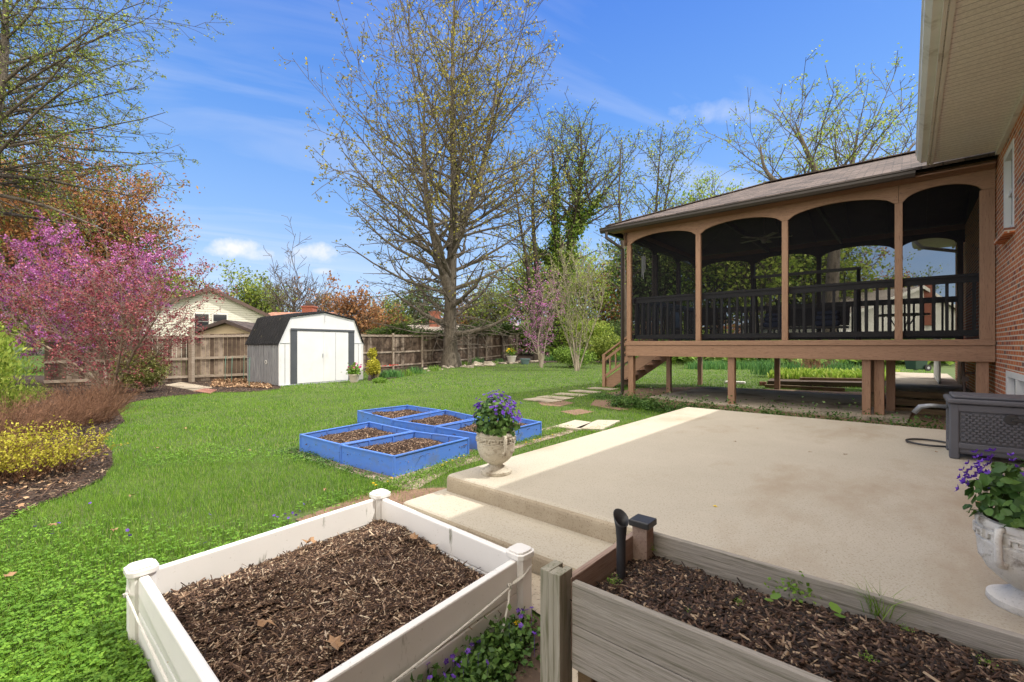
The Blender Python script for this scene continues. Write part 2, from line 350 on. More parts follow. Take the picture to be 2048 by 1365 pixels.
# ------------------------------------------------------------------ trees
def _rot(d, ang, az):
    ref = Vector((0, 0, 1)) if abs(d.z) < .95 else Vector((1, 0, 0))
    a = d.cross(ref).normalized(); b = d.cross(a)
    return (d*math.cos(ang)+(a*math.cos(az)+b*math.sin(az))*math.sin(ang)).normalized()
class Tree:
    def __init__(s, seed): s.r = random.Random(seed); s.S = []; s.T = []; s.Q = []
    def path(s, pts, r0, r1, n=4):
        """smooth trunk through points; returns list of (point, dir, radius, t)"""
        P = [Vector(p) for p in pts]; out = []
        for i in range(len(P)-1):
            a = P[max(i-1, 0)]; b = P[i]; c = P[i+1]; d = P[min(i+2, len(P)-1)]
            for k in range(n):
                t = k/n; out.append(.5*((2*b)+(c-a)*t+(2*a-5*b+4*c-d)*t*t+(3*b-3*c+d-a)*t**3))
        out.append(P[-1]); m = len(out)-1; res = []
        for i in range(m):
            t0, t1 = i/m, (i+1)/m; ra = r0+(r1-r0)*t0**.8; rb = r0+(r1-r0)*t1**.8
            s.S.append((*out[i], *out[i+1], ra, rb)); res.append((out[i], (out[i+1]-out[i]).normalized(), ra, t0))
        res.append((out[-1], res[-1][1], r1, 1)); return res
    def limb(s, p, d, L, r, lv, P):
        rd = s.r; seg = P['seg'][lv]; n = max(2, int(L/seg+.5)); st = L/n; last = lv >= P['lv']
        wig = P['wig'][lv]; tr = P['trop'][lv]; r1 = max(P['rmin'], r*.22); az = rd.uniform(0, 6.28)
        for i in range(n):
            t = (i+1)/n; d = (d+Vector((rd.gauss(0, wig), rd.gauss(0, wig), rd.gauss(0, wig)+tr))).normalized()
            q = p+d*st; ra = r+(r1-r)*i/n; rb = r+(r1-r)*t
            s.S.append((p.x, p.y, p.z, q.x, q.y, q.z, ra, rb)); p = q
            if last or (lv == P['lv']-1 and t > .6): s.T.append((p.x, p.y, p.z, d.x, d.y, d.z))
            if not last and t > P['start'][lv]:
                k = P['kids'][lv]*st; k = int(k)+(rd.random() < k-int(k))
                for _ in range(k):
                    az += 2.4+rd.uniform(-.5, .5); a = math.radians(rd.uniform(*P['ang'][lv]))
                    cl = max(P['minl'], L*P['ratio'][lv]*(1.1-.65*t)*rd.uniform(.65, 1.2))
                    s.limb(p-d*st*rd.random(), _rot(d, a, az), cl, max(P['rmin'], rb*P['rr']), lv+1, P)
        if not last: s.T.append((p.x, p.y, p.z, d.x, d.y, d.z))
    def crown(s, res, P, env, z0, z1, base, count, a0, a1, t0=0.0, t1=1.0, side=None, rfac=.42, over=1.0):
        """limbs along a trunk, their reach following the crown's outline env(h)"""
        rd = s.r; az = rd.uniform(0, 6.28)
        for i in range(count):
            t = t0+(t1-t0)*(i+rd.random())/count; j = min(len(res)-2, int(t*(len(res)-1))); f = t*(len(res)-1)-j
            p = res[j][0].lerp(res[j+1][0], f); h = (p.z-z0)/(z1-z0); az += 2.4+rd.uniform(-.4, .4)
            if side is not None: az = side+rd.uniform(-1.3, 1.3)
            a = math.radians(a0+(a1-a0)*t+rd.uniform(-9, 9)); R = env(h)
            d = Vector((math.sin(a)*math.cos(az), math.sin(a)*math.sin(az), math.cos(a)))
            L = R/max(.35, math.sin(a))*rd.uniform(.75, 1.08)*over
            s.limb(p, d, max(.6, L), max(P['rmin']*1.5, res[j][2]*rfac*rd.uniform(.7, 1.1)), 1, P)
    def wood(s, parent, m, name='trunk'):
        v, f = tubes_np(s.S); return finish(name, v, f, m, parent, smooth=True)
    def leaf(s, parent, m, per, spread, size, asp=.6, flat=0.0, name='crown', sel=None, seed=1, nmax=60000):
        rng = np.random.default_rng(seed); T = np.array(s.T)
        if sel is not None: T = T[sel(T, rng)]
        k = rng.poisson(per, len(T)); P = np.repeat(T[:, :3], k, 0); P = P+rng.normal(size=P.shape)*spread
        if len(P) > nmax: P = P[rng.permutation(len(P))[:nmax]]
        v, f = leaves_np(P, size, flat, asp, rng); return finish(name, v, f, m, parent)
def envf(*pts):
    xs = [p[0] for p in pts]; ys = [p[1] for p in pts]
    return lambda h: float(np.interp(h, xs, ys))
def PR(**k):
    P = dict(lv=3, seg=[1, .9, .5, .3], wig=[0, .11, .13, .16], trop=[0, .05, .02, .0], ang=[(0, 0), (30, 55), (30, 60), (30, 60)],
             kids=[0, 1.1, 2.0, 2], ratio=[0, .5, .5, .5], start=[0, .12, .1, .1], rmin=.012, rr=.6, minl=.35)
    P.update(k); return P
# ------------------------------------------------------------------ palette
M = MATS
mat('soil', [(.05,.032,.022), (.09,.06,.042)], 6, .95, .5, fine=(60, (.13,.09,.06), .55, .7))
mat('lawn_base', [(.045,.075,.012), (.07,.11,.02), (.10,.12,.035)], 1.2, .95, .4, fine=(30, (.035,.05,.012), .45, .65), bscale=30)
mat('mulch_base', [(.028,.016,.011), (.055,.033,.022)], 9, .95, .8, bscale=40, bdist=.02)
mat('dirt', [(.16,.095,.06), (.24,.15,.10)], 7, .95, .5, fine=(50, (.1,.06,.04), .5, .65), bscale=40)
mat('concrete', [(.405,.37,.30), (.46,.42,.345)], 1.3, .88, .5, fine=(95, (.25,.215,.155), .54, .70), bscale=140, bdist=.004,
    dirt=(.62, (.335,.275,.20), .53, .70, (1.6,.8,1)))
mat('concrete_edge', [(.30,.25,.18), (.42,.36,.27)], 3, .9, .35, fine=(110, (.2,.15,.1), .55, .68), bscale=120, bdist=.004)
mat('slab', [(.34,.29,.22), (.46,.40,.31)], 2.2, .9, .3, fine=(60, (.14,.11,.08), .55, .7), bscale=60, dirt=(1.1, (.10,.075,.05), .5, .66))
mat('porch_wood', [(.27,.155,.092), (.34,.20,.122)], 2.5, .62, .4, stretch=(.6,8,8), bscale=14, fine=(14, (.14,.072,.042), .52, .70))
mat('header_wood', [(.20,.105,.062), (.26,.14,.085)], 2.5, .62, .4, stretch=(.6,8,8), bscale=14)  # porch wood made darker, with the shade under the eave in its colour
mat('porch_post', [(.27,.155,.092), (.34,.20,.122)], 2.5, .62, .4, stretch=(8,8,.6), bscale=14, fine=(12, (.14,.072,.042), .54, .72))
mat('black_wood', [(.012,.012,.014), (.022,.022,.025)], 4, .5, .2, stretch=(1,6,6))
mat('dark_ceiling', [(.035,.025,.02), (.06,.042,.034)], 3, .7, .2)  # shading under the roof is put into this dark wood colour
mat('bronze_gutter', [(.032,.024,.02), (.042,.032,.027)], 2, .42, .05)
mat('white_alu', [(.66,.64,.58), (.74,.72,.66)], 3, .45, .05, dirt=(4, (.40,.37,.30), .56, .75))
mat('white_trim', [(.74,.73,.70), (.80,.79,.76)], 3, .5, .1)
mat('dark_glass', [(.02,.024,.03), (.03,.035,.04)], 2, .06, 0, spec=.8)
mat('timber', [(.10,.065,.035), (.19,.13,.07)], 3, .9, .5, stretch=(1,9,9))
mat('black_plastic', [(.02,.021,.024), (.03,.031,.034)], 6, .42, .1)
mat('iron', [(.05,.035,.03), (.09,.06,.05)], 12, .6, .3)
brickmat('brick', [(0,.22,.05,.025), (.15,.50,.135,.045), (.55,.60,.19,.06), (.85,.46,.12,.042), (1,.20,.11,.08)], (.62,.54,.42), mw=.018)
brickmat('shingle', [(0,.04,.028,.024), (.5,.085,.062,.053), (1,.14,.105,.09)], (.025,.018,.016), bw=.26, bh=.13, mw=.018, planar='flat', bmp=1.0)
brickmat('paver', [(0,.17,.12,.095), (.5,.27,.20,.16), (1,.34,.27,.21)], (.10,.085,.05), bw=.22, bh=.11, mw=.014, planar='flat')
brickmat('brick_paver', [(0,.22,.085,.06), (.5,.34,.14,.10), (1,.40,.20,.15)], (.12,.09,.06), bw=.22, bh=.11, mw=.012, planar='flat')
brickmat('siding', [(0,.80,.78,.69), (1,.84,.82,.73)], (.40,.38,.31), bw=6, bh=.17, mw=.028, bmp=.8)
brickmat('soffit_vinyl', [(0,.60,.585,.53), (1,.63,.61,.555)], (.36,.35,.31), bw=.135*1, bh=40, mw=.012, off=0, planar='flat', bmp=.7, rough=.5)
# insect screen: a fine dark mesh, half open
m, nt, bs, o = _base('screen'); bs.inputs['Base Color'].default_value = (.012,.012,.015,1); bs.inputs['Roughness'].default_value = .9; bs.inputs['Specular IOR Level'].default_value = .05
tr = nt.nodes.new('ShaderNodeBsdfTransparent'); x = nt.nodes.new('ShaderNodeMixShader'); x.inputs[0].default_value = .44
nt.links.new(tr.outputs[0], x.inputs[1]); nt.links.new(bs.outputs[0], x.inputs[2]); nt.links.new(x.outputs[0], o.inputs[0]); M['screen'] = m
m, nt, bs, o = _base('window_glass'); bs.inputs['Base Color'].default_value = (.03,.04,.05,1); bs.inputs['Roughness'].default_value = .04; M['window_glass'] = m

# ------------------------------------------------------------------ ground
MULCH_L = [tuple(G(*p)[:2]) for p in ((-60,1085),(0,1050),(60,1020),(110,1002),(170,978),(207,960),(226,930),(224,905),(205,886),(212,868),(250,845),(235,822),
           (262,806),(320,796),(390,790),(440,786),(520,784),(562,779),(560,772),(497,757),(440,752),(385,757),(300,752),(100,752),(-300,752),(-900,860),(-900,1300))]
BED_FAR = [tuple(GT(*p)[:2]) for p in ((735,763),(790,757),(835,742),(880,737),(960,733),(1000,729),(1080,726),(1230,725),(1290,724),(1290,712),(1180,707),(1080,708),(1035,709),(960,716),(860,725),(740,735))]
BEDR = [tuple(G(*p)[:2]) for p in ((1365,741),(1500,743),(1545,741),(1555,733),(1540,726),(1360,726))]
def sheet(name, poly, z, m, kind='structure', follow=False):
    V = [(p[0], p[1], (float(hgt(p[0], p[1])) if follow else 0)+z) for p in poly]
    o = finish(name, np.array(V, float), [tuple(range(len(V)))], m, origin=(0, 0, 0)); o['kind'] = kind; return o
def ground():
    # polar-ish grid in view depth so that the gentle rise is smooth
    ds = np.concatenate([np.arange(-30, 20, 5.0), np.arange(20, 60, 1.0), np.array([60, 80, 120, 200, 350, 600])])
    ls = np.concatenate([np.array([-500., -250, -120]), np.arange(-60, 61, 5.0), np.array([120., 250, 500])])
    V = []
    for d in ds:
        for l in ls: p = LD(l, d); V.append((p[0], p[1], float(hgt(p[0], p[1]))))
    n = len(ls); Fc = [(i*n+j, i*n+j+1, (i+1)*n+j+1, (i+1)*n+j) for i in range(len(ds)-1) for j in range(n-1)]
    o = finish('lawn_ground', np.array(V), Fc, M['lawn_base'], origin=(0, 0, 0)); o['kind'] = 'structure'
ground()
def drape(name, poly, z, m, step=.6):
    """flat ring triangulated on a fine grid clipped to polygon (for rising ground)"""
    P = np.array(poly); x0, y0 = P.min(0); x1, y1 = P.max(0)
    import bmesh
    bm = bmesh.new(); f = bm.faces.new([bm.verts.new((p[0], p[1], 0)) for p in poly])
    q = x0+step
    while q < x1:
        bmesh.ops.bisect_plane(bm, geom=bm.verts[:]+bm.edges[:]+bm.faces[:], plane_co=(q, 0, 0), plane_no=(1, 0, 0)); q += step
    q = y0+step
    while q < y1:
        bmesh.ops.bisect_plane(bm, geom=bm.verts[:]+bm.edges[:]+bm.faces[:], plane_co=(0, q, 0), plane_no=(0, 1, 0)); q += step
    for v in bm.verts: v.co.z = float(hgt(v.co.x, v.co.y))+z
    bmesh.ops.recalc_face_normals(bm, faces=bm.faces)
    me = bpy.data.meshes.new(name); bm.to_mesh(me); bm.free()
    if me.polygons[0].normal.z < 0: me.flip_normals()
    o = bpy.data.objects.new(name, me); C.collection.objects.link(o); me.materials.append(m); o['kind'] = 'structure'; ORIG[o.name] = np.zeros(3); return o
sheet('mulch_ground', MULCH_L, .012, M['mulch_base'])
drape('flower_bed_ground', BED_FAR, .02, M['mulch_base'])
SPOTS = [[tuple(G(*q)) for q in ((1075,806),(1120,801),(1150,807),(1120,814),(1085,812))], [tuple(G(*q)) for q in ((1120,824),(1160,819),(1190,825),(1150,832))], [tuple(G(*q)) for q in ((1190,800),(1235,802),(1300,815),(1240,822),(1180,812))]]
for q_ in SPOTS: sheet('bare_earth', q_, .007, M['dirt'])
# porous earth strips
sheet('bare_earth', [tuple(p) for p in ((-3.55,1.55),(-2.9,1.55),(-2.9,2.55),(-2.95,3.1),(-3.35,2.75),(-3.7,2.3))], .008, M['dirt'])
sheet('bare_ground', [(-1.30,-.6),(1.0,-.6),(1.0,1.25),(-1.0,1.25),(-1.15,1.75),(-1.42,1.78),(-1.36,.2)], .008, M['soil'])
sheet('exposed_gravel', [(-1.0,1.25),(1.0,1.25),(1.0,2.09),(-2.6,2.09),(-2.6,1.82),(-1.42,1.80),(-1.15,1.75)], .014, M['slab'])
# paving round the blue beds
bp = [G(575,903), G(600,900), G(787,962), G(760,985)]
sheet('paved_border', [tuple(p) for p in (G(570,905), G(640,893), G(700,880), G(800,950), G(900,905), G(1000,880), G(1120,850), G(1160,862), G(1010,905), G(905,940), G(825,985), G(760,965))], .006, M['paver'])
# slab and dirt under the porch
sheet('under_porch_earth', [(-5.2,8.9),(-3.0,8.9),(1.05,8.1),(1.05,17),(-5.0,14.9),(-6.3,13.2),(-6.3,11.2)], .006, M['dirt'])
pv = MB().prism([(-4.9,10.9),(.0,10.2),(.2,14.9),(-4.7,14.6)], 0, .045).build('paved_slab', M['slab'], bevel=.01); pv['kind'] = 'structure'
# stepping stones across the lawn
for i, q in enumerate((((1108,858),(1150,845),(1185,850),(1160,864)), ((1150,862),(1195,845),(1240,846),(1205,864)))):
    mb = MB().prism([tuple(G(*p)) for p in q], .0, .045)
    tag(mb.build('stepping_stone', M['concrete'], bevel=.008), ('pale square stepping stone nearer the blue beds, beside the patio corner', 'pale stepping stone touching the patio edge')[i], 'stepping stone', 'stepping stones beside the patio')
for i, (a, b) in enumerate((((1085,802),'nearest the bare patch'), ((1110,797),'second from the bare patch'), ((1140,791),'in the middle of the row'), ((1170,785),'second from the porch stairs'), ((1205,779),'at the foot of the porch stairs'))):
    p = G(*a); mb = MB().obox(p, (1, .1*(i % 3-1)), .42, .25, 0, .03)
    tag(mb.build('stepping_stone', M['slab'], bevel=.01), 'weathered flat stone sunk in grass, '+b, 'stepping stone', 'sunken stones leading to the porch stairs')
mb = MB().prism([tuple(G(*p)) for p in ((330,772),(362,766),(425,777),(385,783))], 0, .03)
tag(mb.build('stepping_stone', M['slab'], bevel=.008), 'long grey stone slab in mulch by the left fence', 'stepping stone')
mb = MB().prism([tuple(G(*p)) for p in ((388,784),(410,778.5),(434,782),(420,789))], 0, .03)
tag(mb.build('brick_pad', M['brick_paver'], bevel=.005), 'small reddish brick pad between lawn and grey slab', 'paving')

# ------------------------------------------------------------------ patio and step
PZ = .27
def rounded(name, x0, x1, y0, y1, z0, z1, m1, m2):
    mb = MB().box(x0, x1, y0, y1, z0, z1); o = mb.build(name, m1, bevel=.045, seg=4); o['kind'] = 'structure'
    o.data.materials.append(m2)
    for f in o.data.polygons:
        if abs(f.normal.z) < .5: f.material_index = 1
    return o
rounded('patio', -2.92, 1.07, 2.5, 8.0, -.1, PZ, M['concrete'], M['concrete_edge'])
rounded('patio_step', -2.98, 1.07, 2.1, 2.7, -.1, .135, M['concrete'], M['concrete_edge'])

# ------------------------------------------------------------------ our house
HX = 1.08
def house():
    h = empty('brick_house', (HX+3, 8, 0), 'red brick house with white soffit and gutter along the right edge', 'house')
    # wall with openings: front window (y 8.6-9.6 at upper right), basement window
    mb = MB(); x0, x1 = HX, HX+.25
    ops = [(9.02, 9.86, 2.92, 4.12), (8.0, 9.62, .20, .98)]
    ys = sorted({-5.0, 19.0, *[q for o in ops for q in o[:2]]}); zs = sorted({-.1, 4.33, *[q for o in ops for q in o[2:]]})
    for i in range(len(ys)-1):
        for j in range(len(zs)-1):
            cy, cz = (ys[i]+ys[i+1])/2, (zs[j]+zs[j+1])/2
            if any(a < cy < b and c < cz < d for a, b, c, d in ops): continue
            mb.box(x0, x1, ys[i], ys[i+1], zs[j], zs[j+1])
    mb.box(HX+.25, HX+7, -5, -4.8, -.1, 4.33); mb.box(HX+.25, HX+7, 18.8, 19, -.1, 4.33)
    mb.build('wall', M['brick'], h)
    # soffit, fascia, gutter
    SP = ((-5.4, 10.27), (16.2, 19.4))
    for a, b in SP: MB().box(.27, HX, a, b, 4.36, 4.38).build('soffit', M['soffit_vinyl_y'], h)
    for a, b in SP: MB().box(HX-.05, HX, a, b, 4.30, 4.358).build('soffit_trim', M['white_alu'], h, bevel=.004)
    MB().box(HX+.002, HX+.24, 10.3, 16.2, 4.33, 5.6).build('gable_wall', M['dark_ceiling'], h)
    for a, b in SP: MB().box(.24, .27, a, b, 4.34, 4.56).build('fascia', M['white_alu'], h)
    prof = [(.24,4.40),(.17,4.40),(.12,4.46),(.115,4.52),(.10,4.54),(.10,4.56),(.24,4.56)]
    n = len(prof)
    for a, b in SP:
        g = MB().add([(x, a, z) for x, z in prof]+[(x, b, z) for x, z in prof], [(i, (i+1) % n, (i+1) % n+n, i+n) for i in range(n)]+[tuple(range(n))[::-1], tuple(range(n, 2*n))])
        g.build('gutter', M['white_alu'], h); MB().beam((.30,a,4.35), (.30,b,4.35), .04, .025).build('drip_edge', M['white_alu'], h)
    # roof
    zj = 4.57+1.43*(HX+.24-.14)/(HX+3.36)
    r = MB().slab([(.14,-5.5,4.57),(.14,10.27,4.57),(HX+.24,10.27,zj),(HX+.24,-5.5,zj)], (0, 0, .06)).slab([(.14,16.2,4.57),(.14,19.5,4.57),(HX+.24,19.5,zj),(HX+.24,16.2,zj)], (0, 0, .06)).slab([(HX+.24,-5.5,zj),(HX+.24,19.5,zj),(HX+3.5,19.5,6.0),(HX+3.5,-5.5,6.0)], (0, 0, .06))
    r.slab([(HX+3.5,-5.5,6.0),(HX+3.5,19.5,6.0),(HX+7.6,19.5,4.3),(HX+7.6,-5.5,4.3)], (0, 0, .06)); r.build('roof', M['shingle'], h)
    # upper window in its recess
    w = MB(); y0, y1, z0, z1 = ops[0]
    for a in ((y0, y0+.09, z0, z1), (y1-.09, y1, z0, z1), (y0+.09, y1-.09, z0, z0+.07), (y0+.09, y1-.09, z1-.09, z1)): w.box(HX-.008, HX+.12, *a)
    w.box(HX+.03, HX+.09, y0+.09, y1-.09, 3.5, 3.55)
    wo = w.build('window', M['white_trim'], h, label='tall white framed window high in the brick wall')
    MB().box(HX+.06, HX+.07, y0+.09, y1-.09, z0+.07, z1-.09).build('pane', M['window_glass'], wo)
    s = MB().beam((HX-.03, y0-.06, z0-.035), (HX-.03, y1+.06, z0-.035), .14, .07); s.build('brick_sill', M['brick'], wo)
    MB().box(HX+.13, HX+.2, y0, y1, z0, z1).build('blind', M['white_trim'], wo)
    w = MB(); y0, y1, z0, z1 = ops[1]
    for a in ((y0, y0+.07, z0, z1), (y1-.1, y1, z0, z1), (y0+.07, y1-.1, z0, z0+.06), (y0+.07, y1-.1, z1-.08, z1), ((y0+y1)/2-.03, (y0+y1)/2+.03, z0+.06, z1-.08)): w.box(HX-.012, HX+.12, *a)
    wo = w.build('basement_window', M['white_trim'], h)
    MB().box(HX+.06, HX+.07, y0+.07, y1-.1, z0+.06, z1-.08).build('pane', M['window_glass'], wo)
    # downspout at the far corner of the eave
    MB().tube([(.17,16.6,4.42),(.17,16.6,4.15),(.3,16.6,3.98),(.95,16.6,3.80),(1.03,16.6,3.7),(1.03,16.6,.2)], .045, 8).build('downspout', M['white_alu'], h, smooth=True)
brickmat('soffit_vinyl_y', [(0,.80,.78,.70), (1,.84,.82,.74)], (.36,.35,.31), bw=60, bh=.105, mw=.010, off=0, planar='flat', bmp=.7, rough=.5)
house()

# ------------------------------------------------------------------ screened porch
PX0, PX1, PY0, PY1 = -5.39, 1.07, 10.68, 15.75
SILL, SPR, ARCH, TOPZ = 1.44, 3.88, 4.07, 4.19
mat('silhouette_wood', [(.03,.022,.018), (.05,.036,.03)], 3, .7, .2)  # far and end framing: interior silhouette darkness put into the wood colour
def arch_board(a, b, axis, c, t, nb=16):
    """board with a segmental arch cut out between a and b; axis 'x' runs along x at y=c"""
    lo = [(a, SPR)]; e = .10
    L = b-a
    for i in range(nb+1):
        u = i/nb; s = a+L*u; z = SPR+(ARCH-SPR)*(1-(2*u-1)**2)**.62
        lo.append((s, z))
    lo.append((b, SPR)); return lo
def porch():
    p = empty('screened_porch', ((PX0+PX1)/2, (PY0+PY1)/2, 0), 'brown raised screened porch with arched openings attached to the brick house', 'porch')
    px = [-5.39, -3.62, -1.89, -.12, 1.02]
    py = [10.68, 12.35, 14.05, 15.75]
    far = [-5.39, -3.66, -1.93, -.2, 1.02]
    # floor, beams
    MB().box(PX0+.05, PX1-.02, PY0+.05, PY1-.05, 1.30, 1.34).build('floor', M['black_wood'], p)
    MB().box(PX0-.03, PX1, PY0-.045, PY0+.0, 1.07, 1.335).build('rim_beam', M['porch_wood'], p, bevel=.006)
    MB().box(PX0-.03, PX1, PY0-.065, PY0+.10, 1.338, SILL).build('sill', M['porch_wood'], p, bevel=.006)
    MB().box(PX0-.03, PX1, PY1, PY1+.045, 1.07, 1.335).build('rim_beam', M['porch_wood'], p, bevel=.006)
    MB().box(PX0-.03, PX1, PY1-.1, PY1+.065, 1.338, SILL).build('sill', M['porch_wood'], p, bevel=.006)
    MB().box(PX0-.05, PX0-.005, PY0+.002, PY1-.002, 1.07, 1.335).build('rim_beam', M['porch_wood'], p, bevel=.006)
    j = MB()
    y = PY0+.4
    x = PX0+.4
    while x < PX1-.1: j.box(x, x+.04, PY0+.01, PY1-.01, 1.09, 1.298); x += .4
    j.build('floor_joists', M['porch_wood'], p)
    # support posts below
    for x, y, w in ((-5.31,10.77,.14),(-2.93,10.78,.14),(-.58,10.79,.13),(-.40,10.95,.15),(.93,10.79,.15),(-5.12,12.7,.12),(-5.26,15.68,.13),(-2.98,15.68,.14),(-.7,15.68,.13),(-.25,11.7,.14)):
        MB().box(x-w/2, x+w/2, y-w/2, y+w/2, -.02, 1.085).build('post', M['porch_post'], p, bevel=.008)
    for x, z in ((-3.3,1.15),(-3.3,1.27),(.86,1.15),(.86,1.26),(-5.2,1.2)): MB().tube([(x, PY0-.045, z), (x, PY0-.058, z)], .018, 8).build('bolt', M['porch_wood'], p)
    # screened sides
    def side(pts, axis, c, out, lab):
        WM, PM_ = (M['porch_wood'], M['porch_post']) if lab == 'near' else (M['silhouette_wood'], M['silhouette_wood'])
        def P3(s, o, z): return (s, c+o, z) if axis == 'x' else (c+o, s, z)
        def bx(mb, s0, s1, o0, o1, z0, z1):
            if axis == 'x': mb.box(s0, s1, c+min(o0, o1), c+max(o0, o1), z0, z1)
            else: mb.box(c+min(o0, o1), c+max(o0, o1), s0, s1, z0, z1)
        pw = .055
        for k, s in enumerate(pts):
            mb = MB(); w = .09 if (axis == 'x' and k == len(pts)-1 and out < 0) else pw
            if axis == 'y' and k in (0, len(pts)-1): continue
            cx = s+(.05 if k == 0 and axis == 'x' else (-.04 if k == len(pts)-1 and axis == 'x' else 0))
            bx(mb, cx-w, cx+w, out*.03, -out*.08, SILL+.001, SPR-.002); mb.build('column', PM_, p, bevel=.006)
        for k in range(len(pts)-1):
            a, b_ = pts[k]+(pw+.04 if k == 0 and axis == 'x' else pw), pts[k+1]-(pw+.04 if k == len(pts)-2 and axis == 'x' else pw)
            ea, eb = pts[k]-(.08 if k == 0 else -.0025), pts[k+1]+(.05 if k == len(pts)-2 else -.0025)
            if lab == 'near' and k:
                for q_ in (-.03, .03): MB().tube([(pts[k]+q_, c-.034, 4.02+q_), (pts[k]+q_, c-.038, 4.02+q_)], .007, 8).build('nail_head', M['iron'], p)
            lo = arch_board(a, b_, axis, c, .04)
            # strip between arch curve and top line
            mb = MB(); o0, o1 = out*.035, -out*.01
            xs = [ea]+[q[0] for q in lo]+[eb]; zl = [SPR]+[q[1] for q in lo]+[SPR]
            for i in range(len(xs)-1):
                if xs[i+1]-xs[i] < 1e-5: continue
                v = [P3(xs[i], o, z) for o in (o0, o1) for z in (zl[i], TOPZ)]+[P3(xs[i+1], o, z) for o in (o0, o1) for z in (zl[i+1], TOPZ)]
                mb.add(v, [(0,1,5,4),(2,6,7,3),(0,4,6,2),(1,3,7,5)])
            mb.build('arch_board', WM, p)
            # screen: fine mesh filling the bay
            sc = MB(); q = -out*.03
            poly = [P3(a, q, SILL)]+[P3(s_, q, z) for s_, z in lo]+[P3(b_, q, SILL)]
            sc.add(poly, [tuple(range(len(poly)))]); sc.build('screen', M['screen'], p)
            # railing with balusters
            r = MB(); y_ = -out*.14
            bx(r, a-.02, b_+.02, y_-.045, y_+.045, 2.50, 2.545); bx(r, a-.02, b_+.02, y_-.02, y_+.02, 2.40, 2.499)
            bx(r, a-.02, b_+.02, y_-.02, y_+.02, 1.50, 1.60); ro = r.build('railing', M['black_wood'], p)
            n = max(4, int(round((b_-a)/.165)))
            for i in range(n):
                s_ = a+(i+.5)*(b_-a)/n; t = MB(); bx(t, s_-.022, s_+.022, y_-.021*out-.02, y_-.021*out+.02, 1.56, 2.45)
                t.build('baluster', M['black_wood'], ro)
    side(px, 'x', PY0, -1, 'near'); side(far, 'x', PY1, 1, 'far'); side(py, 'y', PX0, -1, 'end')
    # frieze / header
    f = MB()
    f.box(PX0-.12, PX1, PY0-.10, PY0+.0, TOPZ+.002, 4.33); f.box(PX0-.12, PX1, PY1, PY1+.10, TOPZ+.002, 4.33); f.box(PX0-.14, PX0, PY0+.002, PY1-.002, TOPZ+.002, 4.33)
    f.box(PX0-.34, PX1-.02, PY0-.33, PY0-.10, 4.20, 4.225)
    f.build('header', M['header_wood'], p, bevel=.008)
    # hip roof
    ex0, ey0, ey1 = -5.78, 10.28, 16.2; ez = 4.30; ry = (ey0+ey1)/2; rz = 5.48; rx = ex0+(ry-ey0)
    r = MB(); T = (0, 0, .05)
    r.slab([(ex0,ey0,ez),(HX+.6,ey0,ez),(HX+.6,ry,rz),(rx,ry,rz)], T); r.slab([(HX+.6,ey1,ez),(ex0,ey1,ez),(rx,ry,rz),(HX+.6,ry,rz)], T)
    r.slab([(ex0,ey1,ez),(ex0,ey0,ez),(rx,ry,rz)], T); ro = r.build('roof', M['shingle'], p)
    cp = MB().beam((ex0,ey0,ez+.055), (rx,ry,rz+.06), .22, .02).beam((ex0,ey1,ez+.055), (rx,ry,rz+.06), .22, .02).beam((rx,ry,rz+.06), (HX+.5,ry,rz+.06), .24, .02)
    cp.build('ridge_caps', M['shingle'], ro)
    c = MB(); T = (0, 0, .02); k = .06
    c.slab([(ex0+.3,ey0+.3,ez+k-.02),(HX-.02,ey0+.3,ez+k-.02),(HX-.02,ry,rz-.09),(rx,ry,rz-.09)], T); c.slab([(HX-.02,ey1-.3,ez+k-.02),(ex0+.3,ey1-.3,ez+k-.02),(rx,ry,rz-.09),(HX-.02,ry,rz-.09)], T)
    c.slab([(ex0+.3,ey1-.3,ez+k-.02),(ex0+.3,ey0+.3,ez+k-.02),(rx,ry,rz-.09)], T); c.build('ceiling', M['dark_ceiling'], p)
    rf = MB()
    for x in np.arange(rx, HX, .8):
        rf.beam((x, ey0+.45, ez+.06), (x, ry, rz-.13), .05, .10); rf.beam((x, ey1-.45, ez+.06), (x, ry, rz-.13), .05, .10)
    for x in (-3.2, -1.4): rf.beam((x, PY0+.1, 4.22), (x, PY1-.1, 4.22), .06, .12)
    rf.build('rafters', M['dark_ceiling'], p)
    # gutters and downspout
    def gut(a, b, nrm):
        a = Vector(a); b = Vector(b); nn = Vector(nrm); pr = [(0,0),(.075,0),(.11,.05),(.115,.09),(.13,.105),(.13,.12),(0,.12)]; n = len(pr)
        mb = MB(); mb.add([a+nn*q+Vector((0,0,z)) for q, z in pr]+[b+nn*q+Vector((0,0,z)) for q, z in pr], [(i, (i+1) % n, (i+1) % n+n, i+n) for i in range(n)]+[tuple(range(n))[::-1], tuple(range(n, 2*n))]); return mb
    gut((ex0-.13,ey0+.02,4.185), (.10,ey0+.02,4.185), (0,-1,0)).build('gutter', M['bronze_gutter'], p)
    gut((ex0+.02,ey0,4.185), (ex0+.02,ey1,4.185), (-1,0,0)).build('gutter', M['bronze_gutter'], p)
    ds = MB(); w = .045
    pts = [(ex0+.05, ey0-.06, 4.19), (ex0+.05, ey0-.06, 4.05), (PX0-.07, PY0-.13, 3.78), (PX0-.07, PY0-.13, .14), (PX0-.10, PY0-.2, .06), (PX0-.22, PY0-.34, .05)]
    ds.tube(pts, [.045]*6, 4); ds.build('downspout', M['bronze_gutter'], p)
    # ceiling fan
    fc = Vector((-2.75, 12.9, 4.05)); fan = MB().tube([fc+Vector((0,0,1.1)), fc+Vector((0,0,.05))], .014, 6).lathe([(.02,.08),(.10,.06),(.11,0),(.07,-.05),(.06,-.07),(.05,-.12),(.01,-.13)], fc, 16)
